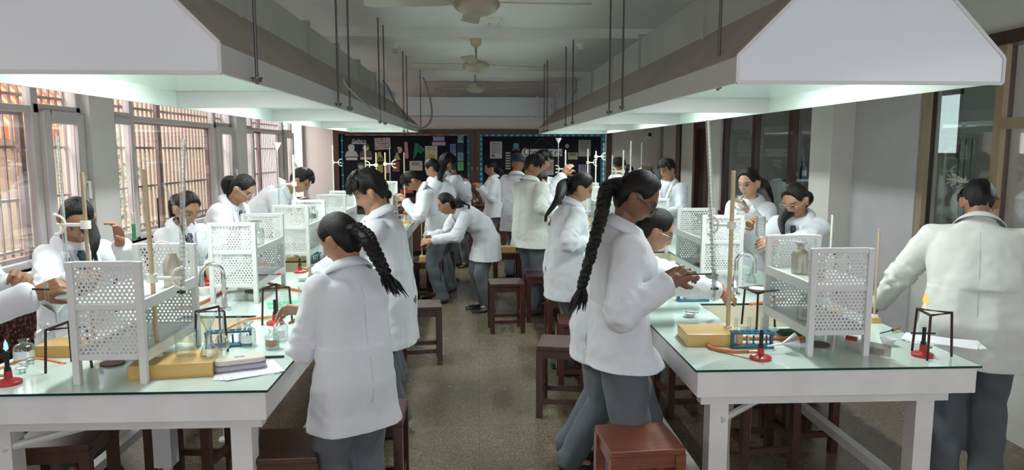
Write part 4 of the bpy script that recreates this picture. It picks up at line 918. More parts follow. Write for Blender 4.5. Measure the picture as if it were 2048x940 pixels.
# ---- right bench -------------------------------------------------------
q = z0(1418, 682); S5 = stand(q, .84, 'clamp stand on the yellow box at the near right bench edge', base=(.27, .20, .06), rodx=.10, rody=.03, rz=-3, r=.011, clamps=((.575, -1, .11, 0),))
bq = S5.matrix_basis @ V((0, 0, 0))
burette_px((1428, 612), (1415, 232), 3.3, 'tall slightly leaning burette at the near right bench', r=.011)
t = put('bowl', z0(1380, 634), 'small white ceramic dish with a brown stick on the right bench', 'bowl'); MB().lathe([(0, .002), (.018, .002), (.036, .026), (.034, .026), (.016, .006)], 20).build('bowl_body', WHITE, t, smooth=True); MB().bar((-.03, 0, .03), (.05, .01, .022), .004).build('stick', IRON, t)
ttrack(z0(1503, 694), 'blue rack in front of the right sink', rz=-2, L_=.20)
burner(z0(1521, 718), 'red burner with lit white tip beside the lying funnel', rz=180)
t = put('funnel', z0(1572, 706)+V((0, 0, .045)), 'frosted plastic funnel lying on its side on the right bench', 'funnel'); MB().lathe([(.004, -.09), (.005, -.02), (.045, .045), (.043, .045)], 24, (0, 0, 0), (1, 0, .12)).build('cone', PLAS, t, smooth=True)
cable([z0(1500, 716)+V((0, 0, .03)), z0(1460, 708)+V((0, 0, .012)), z0(1420, 698)+V((0, 0, .009)), z0(1425, 685)+V((0, 0, .009)), z0(1480, 680)+V((0, 0, .009)), z0(1560, 680)+V((0, 0, .009)), z0(1625, 678)+V((0, 0, .009))], .0095, RUBBER, 'orange rubber hose looping to the burner by the lying funnel', 'hose', 'gas_hose')
tripod(z0(1515, 655), 'black iron tripod carrying the gauze beside the right sink', h=.20, r=.085, rz=25, gauze=True)
faucet(z0(1470, 590), 'shiny chrome swan-neck tap at the near sink of the right bench', 180)
t = put('plate', z0(1635, 690), 'dark brown round plate under the nearest right rack', 'plate'); MB().cyl((0, 0, 0), (0, 0, .008), .055, n=24).build('disc', mat('brown_disc', (.10, .04, .035), .5), t)
t = put('cloth', z0(1590, 668), 'folded dark green cloth beside the nearest right rack', 'cloth', 4); slab('fold', mat('green_cloth', (.06, .14, .07), .9), .09, .035, .001, .014, .015, t); slab('fold', mat('green_cloth', (.06, .14, .07), .9), .08, .028, .014, .024, .013, t)
tripod(z0(1860, 712), 'brown iron tripod with a flame above it at the near right corner', h=.205, r=.080, rz=10)
q = z0(1845, 712); burner(q, 'red burner under the tripod at the near right corner', rz=20)
fl = put('flame', q+V((.01, .02, .24)), 'small orange flame rising above the near right tripod', 'flame'); MB().lathe([(0, -.035), (.002, -.015), (.003, .0), (.014, .014), (.010, .032), (.003, .045), (0, .065)], 14).build('flame_body', emat('orange_flame', (1, .42, .10), 1.6), fl, smooth=True)
q = z0(1885, 685)
for i in range(3):
    o = MB().box(-.15, .17, -.07, .09, .001+.0022*i, .003+.0022*i).build('paper_sheet', PAPER); o.location = (q.x-.01*i, q.y+.005*i, q.z); o.rotation_euler.z = radians(-22-9*i); tag(o, ('bottom', 'middle', 'top')[i]+' sheet of the papers at the right bench corner', 'paper', 'papers at the right corner')
t = put('pen', z0(1850, 672)+V((0, 0, .014)), 'black pen lying on the papers at the right corner', 'pen', -6); MB().cyl((-.07, 0, 0), (.05, 0, 0), .0048).build('pen_barrel', BLACK, t)
t = put('spatula', z0(1785, 665)+V((0, 0, .008)), 'spatula with tan wooden handle near the right corner', 'spatula', 25); MB().cyl((-.10, 0, 0), (.0, 0, .004), .003).build('blade', IRON, t); MB().cyl((0, 0, .004), (.055, 0, .010), .009, .007).build('wooden_handle', mat('handle_wood', (.28, .15, .08), .5), t)
t = put('bowl', z0(1775, 690), 'white ceramic bowl right of the nearest right rack', 'bowl'); MB().lathe([(0, .002), (.02, .002), (.038, .034), (.036, .034), (.018, .006)], 20).build('bowl_body', WHITE, t, smooth=True)
t = put('plastic_pouch', z0(1735, 708)+V((0, 0, .005)), 'clear zipped plastic pouch with red corner leaning at the rack leg', 'pouch', -50); MB().box(-.10, .10, -.004, .004, 0, .055).build('film', PLAS, t); MB().box(-.10, -.05, -.006, .006, .045, .065).build('red_zip', REDP, t); MB().box(-.03, .07, -.003, .003, .004, .03).build('dark_contents', BLACK, t)
for i, (x, y, z, r_, h_, m_, lb) in enumerate(((1.60, 3.42, .332, .040, .16, AMB, 'tall yellowed plastic bottle with bent nozzle on the nearest right rack'), (1.62, 3.28, .332, .040, .13, CLEAR, 'clear stoppered bottle, front on the nearest right rack'), (1.70, 3.40, .332, .036, .13, CLEAR, 'clear bottle at the right on the nearest right rack'),
    (1.58, 3.3, .122, .036, .13, CLEAR, 'labelled bottle on the lower shelf of the nearest right rack, left'), (1.68, 3.35, .122, .034, .12, CLEAR, 'clear bottle on the lower shelf of the nearest right rack, right'), (1.60, 5.05, .332, .040, .15, CLEAR, 'clear bottle with teal collar on the second right rack'), (1.58, 4.95, .122, .038, .14, CLEAR, 'squat bottle with brown contents on the second right rack lower shelf'),
    (-1.46, 3.12, .122, .036, .12, CLEAR, 'clear bottle on the lower shelf of the nearest left rack'), (1.5, 8.3, .332, .04, .16, CLEAR, 'clear bottle on the fourth right rack'), (1.55, 6.7, .332, .04, .15, CLEAR, 'clear bottle on the third right rack'))):
    bottle(V((x, y, ZT+z)), r_, h_, lb, lab=(LBL if i in (3, 6) else None), body=m_, liquid=(mat('brown_liquid', (.25, .18, .10), .2) if i in (1, 6) else None))
beaker(z0(1428, 520), .035, .09, 'small beaker on the right bench behind the second rack foot'); flask(z0(1502, 565), .038, .11, 'conical flask on the right bench near the pouring person'); beaker(z0(1496, 550), .04, .05, 'shallow dish beaker on the right bench before the pouring person')
bottle(z0(1545, 560), .034, .09, 'green-tinted small bottle near the pouring person', body=glassmat('green_glass', (.4, .7, .55), .15, .6), lab=None)
burner(z0(1470, 568), 'burner with red base behind the near right clamp rod', rz=0, h=.10)
ttrack(z0(1385, 602), 'dark blue rack beneath the outstretched sleeves on the right bench', rz=0, L_=.2, n=6, tubes=0)
cable([z0(1500, 612)+V((0, 0, .01)), z0(1535, 606)+V((0, 0, .01)), z0(1570, 600)+V((0, 0, .01))], .009, RUBBER, 'short orange hose behind the gauze tripod', 'hose', 'gas_hose')
for i, (px, pt, Y, cl, side, bur, blk, lb) in enumerate((
    (1665, 430, 3.95, 520, 1, None, 0, 'cream rod stand behind the nearest right rack'), (1759, 458, 3.72, 0, 1, None, 0, 'thin wooden rod stand right of the nearest right rack'),
    (1247, 300, 7.6, 343, -1, 1210, 1, 'cream clamp stand with funnel-topped dark burette behind the tall braided head'), (1262, 282, 7.9, 345, 1, 1281, 0, 'second clamp stand behind the tall braided head'),
    (1176, 298, 9.6, 325, 1, None, 0, 'thin clamp stand in front of the right noticeboard, left of a pair'), (1192, 302, 9.3, 313, 1, 1206, 0, 'thin clamp stand in front of the right noticeboard, right of a pair'),
    (1131, 300, 9.0, 338, -1, 1116, 0, 'clamp stand with white funnel under the reaching hand'), (1225, 310, 10.2, 0, 1, None, 0, 'thin rod stand at the right noticeboard edge'))):
    top = at(px, pt, Y=Y); stand(V((top.x, Y, ZT)), top.z-ZT, lb, base=(.14, .10, .03) if i != 1 else (.05, .05, .03), rodm=RODW if i == 1 else CREAMP, r=.006 if i < 2 else .009, clamps=(((at(px, cl, Y=Y).z-ZT), side, .12, 0),) if cl else ())
    if bur: burette(V((at(bur, 400, Y=Y).x, Y, ZT+.12)), (at(bur, 255 if i == 2 else 285, Y=Y).z-ZT-.12), 'burette of the '+' '.join(lb.split()[:8]), black=bool(blk), stop=False, funnel=(i in (2, 6)))
burette_px((1673, 628), (1667, 432), 3.95, 'black-filled burette tip showing above the nearest right rack', black=True, stop=False)
# held things
t = put('test_tube', at(268, 462, Y=3.66), 'test tube with dark green liquid held up by the person behind the left burette', 'test tube'); MB().lathe([(0, -.045), (.008, -.04), (.009, -.03), (.009, .09), (.0105, .092)], 12).build('glass_wall', CLEAR, t, smooth=True); MB().cyl((0, 0, -.04), (0, 0, .035), .0095).build('green_liquid', mat('green_solution', (.01, .16, .06), .2), t)
t = put('tube_holder', at(1385, 549, Y=3.03), 'dark metal test tube holder gripped by the tall braided person', 'holder', 0); MB().bar((-.03, 0, 0), (.085, 0, .002), .006).build('arm', IRON, t)
t = put('test_tube', at(1428, 558, Y=3.04), 'empty test tube in the holder of the tall braided person', 'test tube'); MB().lathe([(0, -.09), (.007, -.085), (.008, -.075), (.008, .04), (.0095, .042)], 12).build('glass_wall', CLEAR, t, smooth=True)
t = put('tube_holder', at(80, 578, Y=2.92), 'short dark tube holder in the hand at the left edge', 'holder', 0); MB().bar((-.03, 0, 0), (.035, 0, -.002), .007).build('arm', IRON, t)
t = put('test_tube', at(93, 580, Y=2.92), 'empty test tube at the left edge held in a dark holder', 'test tube'); MB().lathe([(0, -.06), (.007, -.055), (.008, -.045), (.008, .03)], 12).build('glass_wall', CLEAR, t, smooth=True)
t = put('dropper', at(78, 545, Y=2.95), 'thin glass dropper pinched at the left edge', 'dropper'); MB().cyl((-.04, 0, .045), (.03, 0, -.055), .0035, .0015, 8).build('glass_tube', CLEAR, t)
beaker(at(1482, 412, Y=4.78), .043, .07, 'empty glass beaker held tilted at mouth level', rot=(radians(20), radians(-55), 0))
beaker(at(1520, 472, Y=4.25), .03, .12, 'tall clear plastic measuring cup poured behind the right bench', m=PLAS)
# back counter bottles and room beyond the glass
for i in range(14):
    x = at(893+i*6.2, 405, Y=12.3).x; q = V((x, 12.28+.12*(i % 3), .875)); bottle(q, .03+.006*(i % 2), .15+.03*(i % 3), 'small bottle among the row on the dark counter under the noticeboards', lab=(PINKL, LBL, None)[i % 3], body=(CLEAR, mat('dark_red_liquid', (.12, .02, .02), .15), CLEAR)[i % 3], grp='bottles on the back counter')
t = empty('white_shelf', (5.2, 10.6, 0), 0, 'white shelf unit with bottles seen through the tinted glass', 'shelf')
for x in (-.55, .5): MB().box(x, x+.04, -.2, .2, 0, 1.35).build('side_panel', WHITE, t)
for z in (.95, 1.33): MB().box(-.55, .54, -.2, .2, z, z+.03).build('shelf_board', WHITE, t)
for i in range(6): bottle(V((4.8+i*.14, 10.6, 1.36)), .05, .24+.04*(i % 2), 'bottle on the white shelf behind the tinted glass', lab=LBL, body=(mat('brown_bottle', (.12, .035, .02), .2), mat('blue_can', (.03, .10, .25), .4), mat('dark_bottle', (.03, .03, .035), .2))[i % 3], grp='bottles on the white shelf')
for i in range(5): bottle(V((4.85+i*.15, 10.55, .98)), .045, .18, 'clear bottle on the lower board of the white shelf', lab=LBL, grp='clear bottles on the lower board')
t = empty('side_table', (4.5, 5.6, 0), 0, 'pale table in the room beyond the right partition', 'table')
MB().box(-.7, 1.2, -1.6, 1.8, .92, .96).build('tabletop', WHITE, t)
for x in (-.6, 1.1):
    for y in (-1.5, 1.7): MB().box(x-.03, x+.03, y-.03, y+.03, 0, .92).build('leg', WHITE, t)
for i, (x, y) in enumerate(((4.5, 6.3), (4.65, 6.6), (4.8, 6.9), (5.0, 7.1))): stand(V((x, y, .96)), .95, ('nearest', 'second', 'third', 'farthest')[i]+' burette stand on the table behind the right glass pane', base=(.16, .12, .04), clamps=((.55, -1, .12, 0),), rodm=STEEL, basem=WHITE)
t = empty('cardboard_box', (4.2, 4.55, .96), radians(12), 'open brown cardboard box on the table beyond the partition', 'box'); CB = mat('cardboard', (.24, .14, .08), .85)
k = MB(); k.box(-.18, .18, -.13, -.125, 0, .16).box(-.18, .18, .125, .13, 0, .16).box(-.18, -.175, -.13, .13, 0, .16).box(.175, .18, -.13, .13, 0, .16).box(-.18, .18, -.13, .13, 0, .006); k.build('carton', CB, t)
MB().add([(.18, -.13, .16), (.18, .13, .16), (.30, .13, .22), (.30, -.13, .22)], [(0, 1, 2, 3)]).add([(-.18, -.13, .16), (-.18, .13, .16), (-.28, .13, .12), (-.28, -.13, .12)], [(0, 1, 2, 3)]).build('flap', CB, t)
# ================================================================== PEOPLE
def remesh(mb, vox, smooth=2, fac=.5):
    me = bpy.data.meshes.new('t'); me.from_pydata(mb.v, [], mb.f); o = bpy.data.objects.new('t', me); COL.objects.link(o)
    r = o.modifiers.new('r', 'REMESH'); r.mode = 'VOXEL'; r.voxel_size = vox; r.use_smooth_shade = True
    if smooth: s = o.modifiers.new('s', 'SMOOTH'); s.iterations = smooth; s.factor = fac
    dg = bpy.context.evaluated_depsgraph_get(); e = o.evaluated_get(dg); out = bpy.data.meshes.new_from_object(e)
    bpy.data.objects.remove(o); bpy.data.meshes.remove(me); return out
def link(me, name, mats, parent):
    me.name = name; me.materials.clear()
    for m in (mats if isinstance(mats, (list, tuple)) else [mats]): me.materials.append(m)
    o = bpy.data.objects.new(name, me); COL.objects.link(o); o.parent = parent; return o
def skinmat():
    m = bpy.data.materials.new('skin'); m.use_nodes = True; nt = m.node_tree; N = nt.nodes; L = nt.links; b = N['Principled BSDF']
    a = N.new('ShaderNodeAttribute'); a.attribute_name = 'tone'; L.new(a.outputs['Color'], b.inputs['Base Color'])
    b.inputs['Roughness'].default_value = .5; b.inputs['Subsurface Weight'].default_value = .08; b.inputs['Subsurface Radius'].default_value = (.012, .005, .003); return m
SKIN = skinmat()
def g(x, c, w): return exp(-((x-c)/w)**2)
def head_pt(d, fem=True):
    x, y, z = d.x*.073, d.y*.094, d.z*.116
    if d.z < 0:
        t = -d.z; x *= 1-(.24 if fem else .17)*t*t
        if d.y < 0: y *= 1-.35*t
        else: y *= 1-.03*t
    if d.y > 0:
        X_, Z_ = x, z
        y += .005*g(Z_, .026, .012)*g(X_, 0, .045)
        y -= .008*(g(X_, .031, .014)+g(X_, -.031, .014))*g(Z_, .004, .012)
        y += .003*(g(X_, .031, .010)+g(X_, -.031, .010))*g(Z_, .003, .007)
        pr = 0
        if -.052 < Z_ < .02: t = (0.02-Z_)/.056; pr = min(1, max(0, .12+.95*t)) if Z_ > -.036 else max(0, (Z_+.052)/.016)
        y += .023*g(X_, 0, .0105+.004*max(0, pr-.5))*pr
        y += .007*g(X_, 0, .021)*(g(Z_, -.060, .006)+g(Z_, -.071, .007))
        y += .008*g(X_, 0, .022)*g(Z_, -.098, .014)
        y += .004*(g(X_, .042, .016)+g(X_, -.042, .016))*g(Z_, -.026, .02)
    return V((x, y, z))
def sdir(az, el):
    a, e = radians(az), radians(el); return V((sin(a)*cos(e), cos(a)*cos(e), sin(e)))
def basis(fx, ux):
    """matrix whose columns are right, forward, up"""
    f = V(fx).normalized(); u = V(ux); r = f.cross(u).normalized(); u = r.cross(f).normalized()
    return Matrix(((r.x, f.x, u.x), (r.y, f.y, u.y), (r.z, f.z, u.z)))
def ik(a, b, l1, l2, pole):
    d = b-a; D = d.length; D2 = min(D, (l1+l2)*.995); d.normalize(); b = a+d*D2
    c = (l1*l1-l2*l2+D2*D2)/(2*D2); h = sqrt(max(0, l1*l1-c*c)); p = (pole-d*pole.dot(d)).normalized()
    return a+d*c+p*h, b
def fingers(mb, wrist, d, n, side, s, curl, spread=1.0, grip=False):
    """palm from wrist along d; n = palm normal (towards the palm side); side=+1 thumb towards +r"""
    d = d.normalized(); n = (n-d*n.dot(d)).normalized(); r = d.cross(n).normalized()*side
    P = .088*s
    for k in range(4):
        off = (k-1.5)*-.0195*s
        mb.cone(wrist+r*off*.65+n*.0, wrist+d*P*(1-.06*abs(k-1))+r*off, .0155*s, .0125*s, 8)
    mb.cone(wrist-d*.015*s, wrist+d*.03*s, .023*s, .023*s, 10)
    for k, (ln, rr) in enumerate(((.92, .0088), (1.0, .009), (.94, .0086), (.76, .0078))):
        off = (1.5-k)*.0205*s*spread; q = wrist+d*P*(1-.06*abs(k-1))+r*off; a = radians(curl*(.6+.12*k)); dd = d+r*(1.5-k)*.07*spread
        for L_ in (.040, .027, .021):
            v = (dd*cos(a)+n*sin(a)).normalized(); e = q+v*L_*ln*s; mb.cone(q, e, rr*s, rr*.9*s, 8); q = e; a += radians(curl*.85)
    q = wrist+d*.025*s+r*.026*s; v = (d*.62+r*.65+n*.35).normalized()
    mb.cone(q-r*.01*s, q+v*.036*s, .0145*s, .0115*s, 8); q = q+v*.036*s; v = (d*.85+r*.15+n*(.35+curl/90)).normalized()
    mb.cone(q, q+v*.030*s, .0105*s, .0098*s, 8); q = q+v*.030*s; v = (d*.85-r*.1+n*(.4+curl/70)).normalized(); mb.cone(q, q+v*.022*s, .0095*s, .0082*s, 8)
TONES = {'light': (.50, .29, .19), 'mid': (.37, .19, .115), 'tan': (.29, .135, .075), 'deep': (.19, .085, .05)}
PEOPLE = []
def person(label, head, face, body=None, lean=8, hp=25, LH=None, RH=None, hair='pony', tone='mid', fem=True, glasses=None, tie=False, hem=.14,
           vox=.007, cvox=.012, tail=None, curl=38, width=1.0, coat=COAT, look=0, pd=None, feet=0.0, tilt=0, group=None, legs=True, stance=.055, slit=False, lapel=True, low=False, crouch=1.0, palmL=None, palmR=None, stagger=.0, shoes=True, hairpuff=1.0, bangle=False, lanyard=False, hand_dir=None):
    px, py, Y = head; Hc = at(px, py, Y=Y)
    bd = body if body is not None else face
    b = V((cos(radians(bd)), sin(radians(bd)), 0)); up = V((0, 0, 1)); r = b.cross(up); fh = V((cos(radians(face)), sin(radians(face)), 0))
    l1, l2, l3 = radians(lean*.55), radians(lean*1.15), radians(lean*.85+hp*.5)
    a1 = up*cos(l1)+b*sin(l1); a2 = up*cos(l2)+b*sin(l2); a3 = up*cos(l3)+b*sin(l3)
    s = Hc.z/(.51*crouch+.11*cos(l1)+.19*cos(l2)+.093*cos(l3))
    k = 1.0*(.62+.38*s/1.62)
    neck = Hc-a3*.093*s; waist = neck-a2*.19*s; pel = waist-a1*.11*s
    base = V((pel.x, pel.y, 0))
    t = empty('person', base, 0, label, 'person', group); T = Matrix.Translation(-base)
    HM = basis(fh*cos(radians(hp))-up*sin(radians(hp)), up*cos(radians(hp))+fh*sin(radians(hp)))
    if tilt: HM = Matrix.Rotation(radians(tilt), 3, HM.col[1]) @ HM
    def hw(p): return Hc+HM @ (V(p)*k)
    # ---------- joints
    sw = (.091 if fem else .108)*s*width
    sh = {}; el = {}; wr = {}
    for sd, tgt in ((-1, LH), (1, RH)):
        S0 = neck-a2*.035*s+r*sd*sw
        if tgt is None: tg = S0+b*.20*s-up*.17*s-r*sd*.04*s
        elif isinstance(tgt, str): tg = S0-up*.305*s+b*.03*s+r*sd*.02*s
        elif len(tgt) == 3 and tgt[2] is not None and abs(tgt[0]) > 3: tg = at(tgt[0], tgt[1], Y=tgt[2])
        else: tg = neck+r*tgt[0]*s+b*tgt[1]*s+up*tgt[2]*s
        e, w = ik(S0, tg, .165*s, .150*s, -up*1.0+r*sd*.55-b*.35); sh[sd], el[sd], wr[sd] = S0, e, w
    hj = {}; kn = {}; an = {}
    for sd in (-1, 1):
        hj[sd] = pel+r*sd*.052*s-up*.01*s
        an[sd] = V((pel.x, pel.y, .048*s))+r*sd*stance*s+b*(feet*s+sd*stagger*s)
        e, w = ik(hj[sd], an[sd], .235*s, .235*s, b); kn[sd] = e; an[sd] = w
    # ---------- body
    m = MB(); nU, nV = 56, 44; vs = []
    for j in range(nV+1):
        e = -pi/2+pi*j/nV
        for i in range(nU):
            A = 2*pi*i/nU; vs.append(hw(head_pt(V((sin(A)*cos(e), cos(A)*cos(e), sin(e))), fem)))
    m.add(vs, [(j*nU+i, j*nU+(i+1) % nU, (j+1)*nU+(i+1) % nU, (j+1)*nU+i) for j in range(nV) for i in range(nU)])
    for sx in (-1, 1):
        c = hw((sx*.080, -.010, -.012)); R = HM @ Matrix.Rotation(radians(sx*-22), 3, 'Z')
        m.sph(c, (.009*k, .020*k, .033*k), 12, R); m.sph(hw((sx*.085, -.018, .0)), (.008*k, .015*k, .021*k), 10, R)
    nr = .049 if fem else .056
    m.cone(neck-a2*.02*s, hw((0, -.018, -.052)), nr*k*1.08, nr*k*.96, 16)
    m.cone(neck-a2*.06*s-r*sw*.7, neck-a2*.06*s+r*sw*.7, .028*s, .028*s, 12)
    m.cone(neck-a2*.06*s, waist, .068*s, .058*s, 14); m.cone(waist, pel, .058*s, .066*s, 14)
    for sd in (-1, 1):
        m.cone(sh[sd]-a2*.012*s, el[sd], .026*s, .023*s, 12); m.cone(el[sd], wr[sd], .024*s, .0165*s, 12)
        m.cone(hj[sd], kn[sd], .044*s, .032*s, 12); m.cone(kn[sd], an[sd], .031*s, .022*s, 12); m.cone(an[sd], an[sd]+b*.06*s-up*.02*s, .020*s, .017*s, 8)
        fd = (wr[sd]-el[sd]).normalized()
        if hand_dir and hand_dir.get(sd): fd = (fd+V(hand_dir[sd])).normalized()
        pn = {-1: palmL, 1: palmR}[sd]; pn = V(pn) if pn else (-up*.6-r*sd*.8)
        fingers(m, wr[sd]+fd*.01, fd, pn, -sd*1.0 if False else sd*-1, s/1.66, curl)
    me = remesh(m, vox, 1)
    # colour of the skin, lips and brows as the person's own colouring
    tc = V(TONES[tone]); inv = HM.transposed(); n = len(me.vertices); co = np.empty(n*3); me.vertices.foreach_get('co', co); co = co.reshape(-1, 3)
    loc = (co-np.array(Hc)) @ np.array(inv).T / k
    x, y, z = loc[:, 0], loc[:, 1], loc[:, 2]; G = lambda v, c, w: np.exp(-((v-c)/w)**2)
    front = (y > .05)
    colr = np.tile(np.array(tc), (n, 1))
    def paint(mask, c): 
        mk = np.clip(mask*front, 0, 1)[:, None]; colr[:] = colr*(1-mk)+np.array(c)*mk
    paint(.55*np.clip(G(x, 0, .022)*(G(z, -.060, .006)+G(z, -.071, .007))*1.2, 0, 1), (tc.x*.75, tc.y*.42, tc.z*.42))
    for sx in (-1, 1):
        paint(np.clip(1.6*G(x, sx*.031, .013)*G(z, .003, .0050), 0, 1)*.85, (.30, .26, .23))
        paint(np.clip(2.2*G(x, sx*.031, .0060)*G(z, .002, .0055), 0, 1), (.012, .008, .007))
        paint(np.clip(1.8*G(x, sx*.031, .017)*G(z, .0095, .0028), 0, 1)*.9, (.02, .012, .01))
        paint(np.clip(1.7*G(x, sx*.034, .018)*G(z, .026-.0*sx, .0045), 0, 1)*.8, (.02, .013, .01))
    at_ = me.color_attributes.new('tone', 'FLOAT_COLOR', 'POINT'); at_.data.foreach_set('color', np.hstack([colr, np.ones((n, 1))]).astype('f').ravel())
    me.transform(T); link(me, 'body', SKIN, t)
    # ---------- coat
    c = MB(); NR = 26
    def ring(p, ax, rs, rf, off=0, sup=2.3):
        ax = V(ax).normalized(); rr = r; ff = up.cross(r) if False else ax.cross(rr)*-1
        if ff.dot(b) < 0: ff = -ff
        out = []
        for i in range(NR):
            A = 2*pi*i/NR; ca, sa = cos(A), sin(A); q = (abs(ca)**sup+abs(sa)**sup)**(-1/sup)
            out.append(p+rr*ca*q*rs+ff*(sa*q*rf+off))
        return out
    wd = width*(1.0 if fem else 1.04); hs_ = V(pel)-up*hem*s; fwd = b*(.012*s)
    rings = [ring(hs_+fwd-up*.05*s, up, .134*s*wd, .106*s), ring(hs_+fwd, up, .131*s*wd, .102*s), ring(pel-up*hem*.5*s+fwd*.8, up, .121*s*wd, .092*s), ring(pel+b*.0, (up+a1), .114*s*wd, .086*s), ring((pel+waist)/2, a1, .106*s*wd, .080*s),
             ring(waist, (a1+a2), .101*s*wd, .076*s), ring(waist+a2*.07*s, a2, .104*s*wd, (.083 if fem else .080)*s, .004*s), ring(waist+a2*.115*s, a2, .106*s*wd, (.083 if fem else .078)*s, .002*s),
             ring(waist+a2*.155*s, a2, .103*s*wd, .066*s), ring(neck-a2*.012*s, a2, .072*s, .050*s), ring(neck+a3*.014*s, a3, .045*s, .043*s)]
    c.loft(rings)
    for sd in (-1, 1): c.cone(neck-a2*.030*s+r*sd*.018*s, sh[sd]-r*sd*.010*s-a2*.006*s, .035*s, .044*s, 14)
    for sd in (-1, 1):
        c.cone(sh[sd]-r*sd*.014*s-a2*.008*s, el[sd], .045*s, .040*s, 14)
        wv = (wr[sd]-el[sd]).normalized(); c.cone(el[sd], wr[sd]-wv*.022*s, .040*s, .030*s, 14); c.cyl(wr[sd]-wv*.03*s, wr[sd]-wv*.004*s, .0305*s, .0315*s, 14)
    me = remesh(c, cvox, 3)
    bmv = me.vertices; nrm = [v.normal.copy() for v in bmv]; sd0 = random.random()*50
    pts_el = [el[-1], el[1]]
    for v, nn in zip(bmv, nrm):
        p = v.co; low = p.z < waist.z
        q = V((p.x*9+sd0, p.y*9, p.z*(2.6 if low else 6))); d_ = noise.noise(q)*(.021 if low else .014)
        for e_ in pts_el:
            dd = (p-e_).length
            if dd < .17: d_ += noise.noise(V((p.x*24, p.y*24, p.z*34+sd0)))*.022*(1-dd/.17)
        d_ += noise.noise(p*22+V((sd0, 0, 0)))*.0045
        v.co = p+nn*(d_+.006)
    bv = BVHTree.FromPolygons([v.co.copy() for v in me.vertices], [tuple(p.vertices) for p in me.polygons])
    bmc = bmesh.new(); bmc.from_mesh(me)
    bmesh.ops.bisect_plane(bmc, geom=bmc.verts[:]+bmc.edges[:]+bmc.faces[:], plane_co=hs_+V((0, 0, .004)), plane_no=(b.x*.05, b.y*.05, 1), clear_inner=True)
    bmc.to_mesh(me); bmc.free()
    me.transform(T); co_ = link(me, 'lab_coat', coat, t)
    sl = co_.modifiers.new('s', 'SOLIDIFY'); sl.thickness = .004
    # conformal pieces laid on the coat: side coordinate u, height w above the waist along the torso, front or back
    def proj(u, w, back=False, off=.004):
        ax = a2 if w >= 0 else up; o = waist+ax*w*s+r*u*s; ff = ax.cross(r)*-1
        if ff.dot(b) < 0: ff = -ff
        if back: ff = -ff
        h_, nn, _, _ = bv.ray_cast(o+ff*.128*s, -ff)
        if h_ is None: return o+ff*.08*s
        return h_+ff*off
    def patch(name, rows, mt, back=False, off=.004, th=.003):
        """rows: list of lists of (u, w)"""
        mm = MB(); nC = len(rows[0]); vs = [proj(u, w, back, off)-base for row in rows for u, w in row]
        mm.add(vs, [(j*nC+i, j*nC+i+1, (j+1)*nC+i+1, (j+1)*nC+i) for j in range(len(rows)-1) for i in range(nC-1)])
        o = mm.build(name, mt, t, smooth=True); sl = o.modifiers.new('s', 'SOLIDIFY'); sl.thickness = th; return o
    # collar around the neck
    col = MB(); rg = []
    NC = 28
    for h_, rr_, ex in ((.002, .048, 0), (.024, .043, 0), (.029, .046, 0), (.017, .060, 0), (.0, .072, .0)):
        ringp = []
        for i in range(NC):
            A = 2*pi*i/NC; ff = a3.cross(r)*-1
            if ff.dot(b) < 0: ff = -ff
            fr = sin(A); dz = -.034*max(0, fr)**2+.006*max(0, -fr)
            ringp.append(neck+a3*(h_+dz)*s+r*cos(A)*rr_*s+ff*(sin(A)*rr_*.98)*s-base)
        rg.append(ringp)
    vs = [p for q in rg for p in q]
    col.add(vs, [(j*NC+i, j*NC+(i+1) % NC, (j+1)*NC+(i+1) % NC, (j+1)*NC+i) for j in range(4) for i in range(NC) if not (lapel and sin(2*pi*(i+.5)/NC) > .74)])
    co2 = col.build('collar', coat, t, smooth=True); sl = co2.modifiers.new('s', 'SOLIDIFY'); sl.thickness = .004
    if lapel:
        VN = .184
        patch('shirt_front', [[(x*(.004+.030*q), VN-.116*(1-q)) for x in (-1, -.5, 0, .5, 1)] for q in (0, .25, .5, .75, 1)], SHIRT, off=.003)
        if tie:
            patch('tie', [[(x*wd_, w) for x in (-1, 0, 1)] for w, wd_ in ((.184, .009), (.170, .014), (.158, .009), (.11, .013), (.075, .015), (.05, .010))], TIEM, off=.010)
        for sx in (-1, 1):
            patch('lapel', [[(sx*(a_+(b__-a_)*q), w) for q in (0, .5, 1)] for w, a_, b__ in ((.055, .001, .004), (.09, .012, .036), (.12, .020, .050), (.135, .024, .040), (.14, .027, .054), (.182, .034, .052))], coat, off=.011, th=.005)
        patch('placket', [[(-.0015, w), (.0015, w)] for w in (.05, .02, 0, -.03, -.07, -.11, -.14)], mat('coat_seam', (.52, .53, .57), .9), off=.002, th=.001)
        for w in (.035, -.01, -.06): patch('button', [[(.012+i*.0035, w+j*.0035) for i in range(3)] for j in range(3)], mat('button_shell', (.62, .60, .56), .3), off=.003, th=.003)
        patch('pocket', [[(-.060+.044*i/3, .12-.05*j/3) for i in range(4)] for j in range(4)], coat, off=.004, th=.003)
    patch('back_seam', [[(-.0008, w), (.0008, w)] for w in (.15, .12, .09, .05, .02, 0, -.03, -.07, -.11, -.15)], mat('coat_seam', (.52, .53, .57), .9), back=True, off=.001, th=.001)
    # ---------- trousers and shoes
    if legs:
        q = MB()
        for sd in (-1, 1):
            q.cone(hj[sd], kn[sd], .062*s, .052*s, 14); q.cone(kn[sd], an[sd]+up*.0*s, .052*s, .046*s, 14); q.cyl(an[sd]+up*.02*s, an[sd]-up*.024*s-b*.004, .046*s, .048*s, 14)
        q.sph(pel, (.09*s, .07*s, .08*s), 14)
        me = remesh(q, .014, 2); ns = [v.normal.copy() for v in me.vertices]
        for v, nn in zip(me.vertices, ns): v.co = v.co+nn*noise.noise(V((v.co.x*14, v.co.y*14, v.co.z*9+sd0)))*.014
        me.transform(T); link(me, 'trousers', TROU, t)
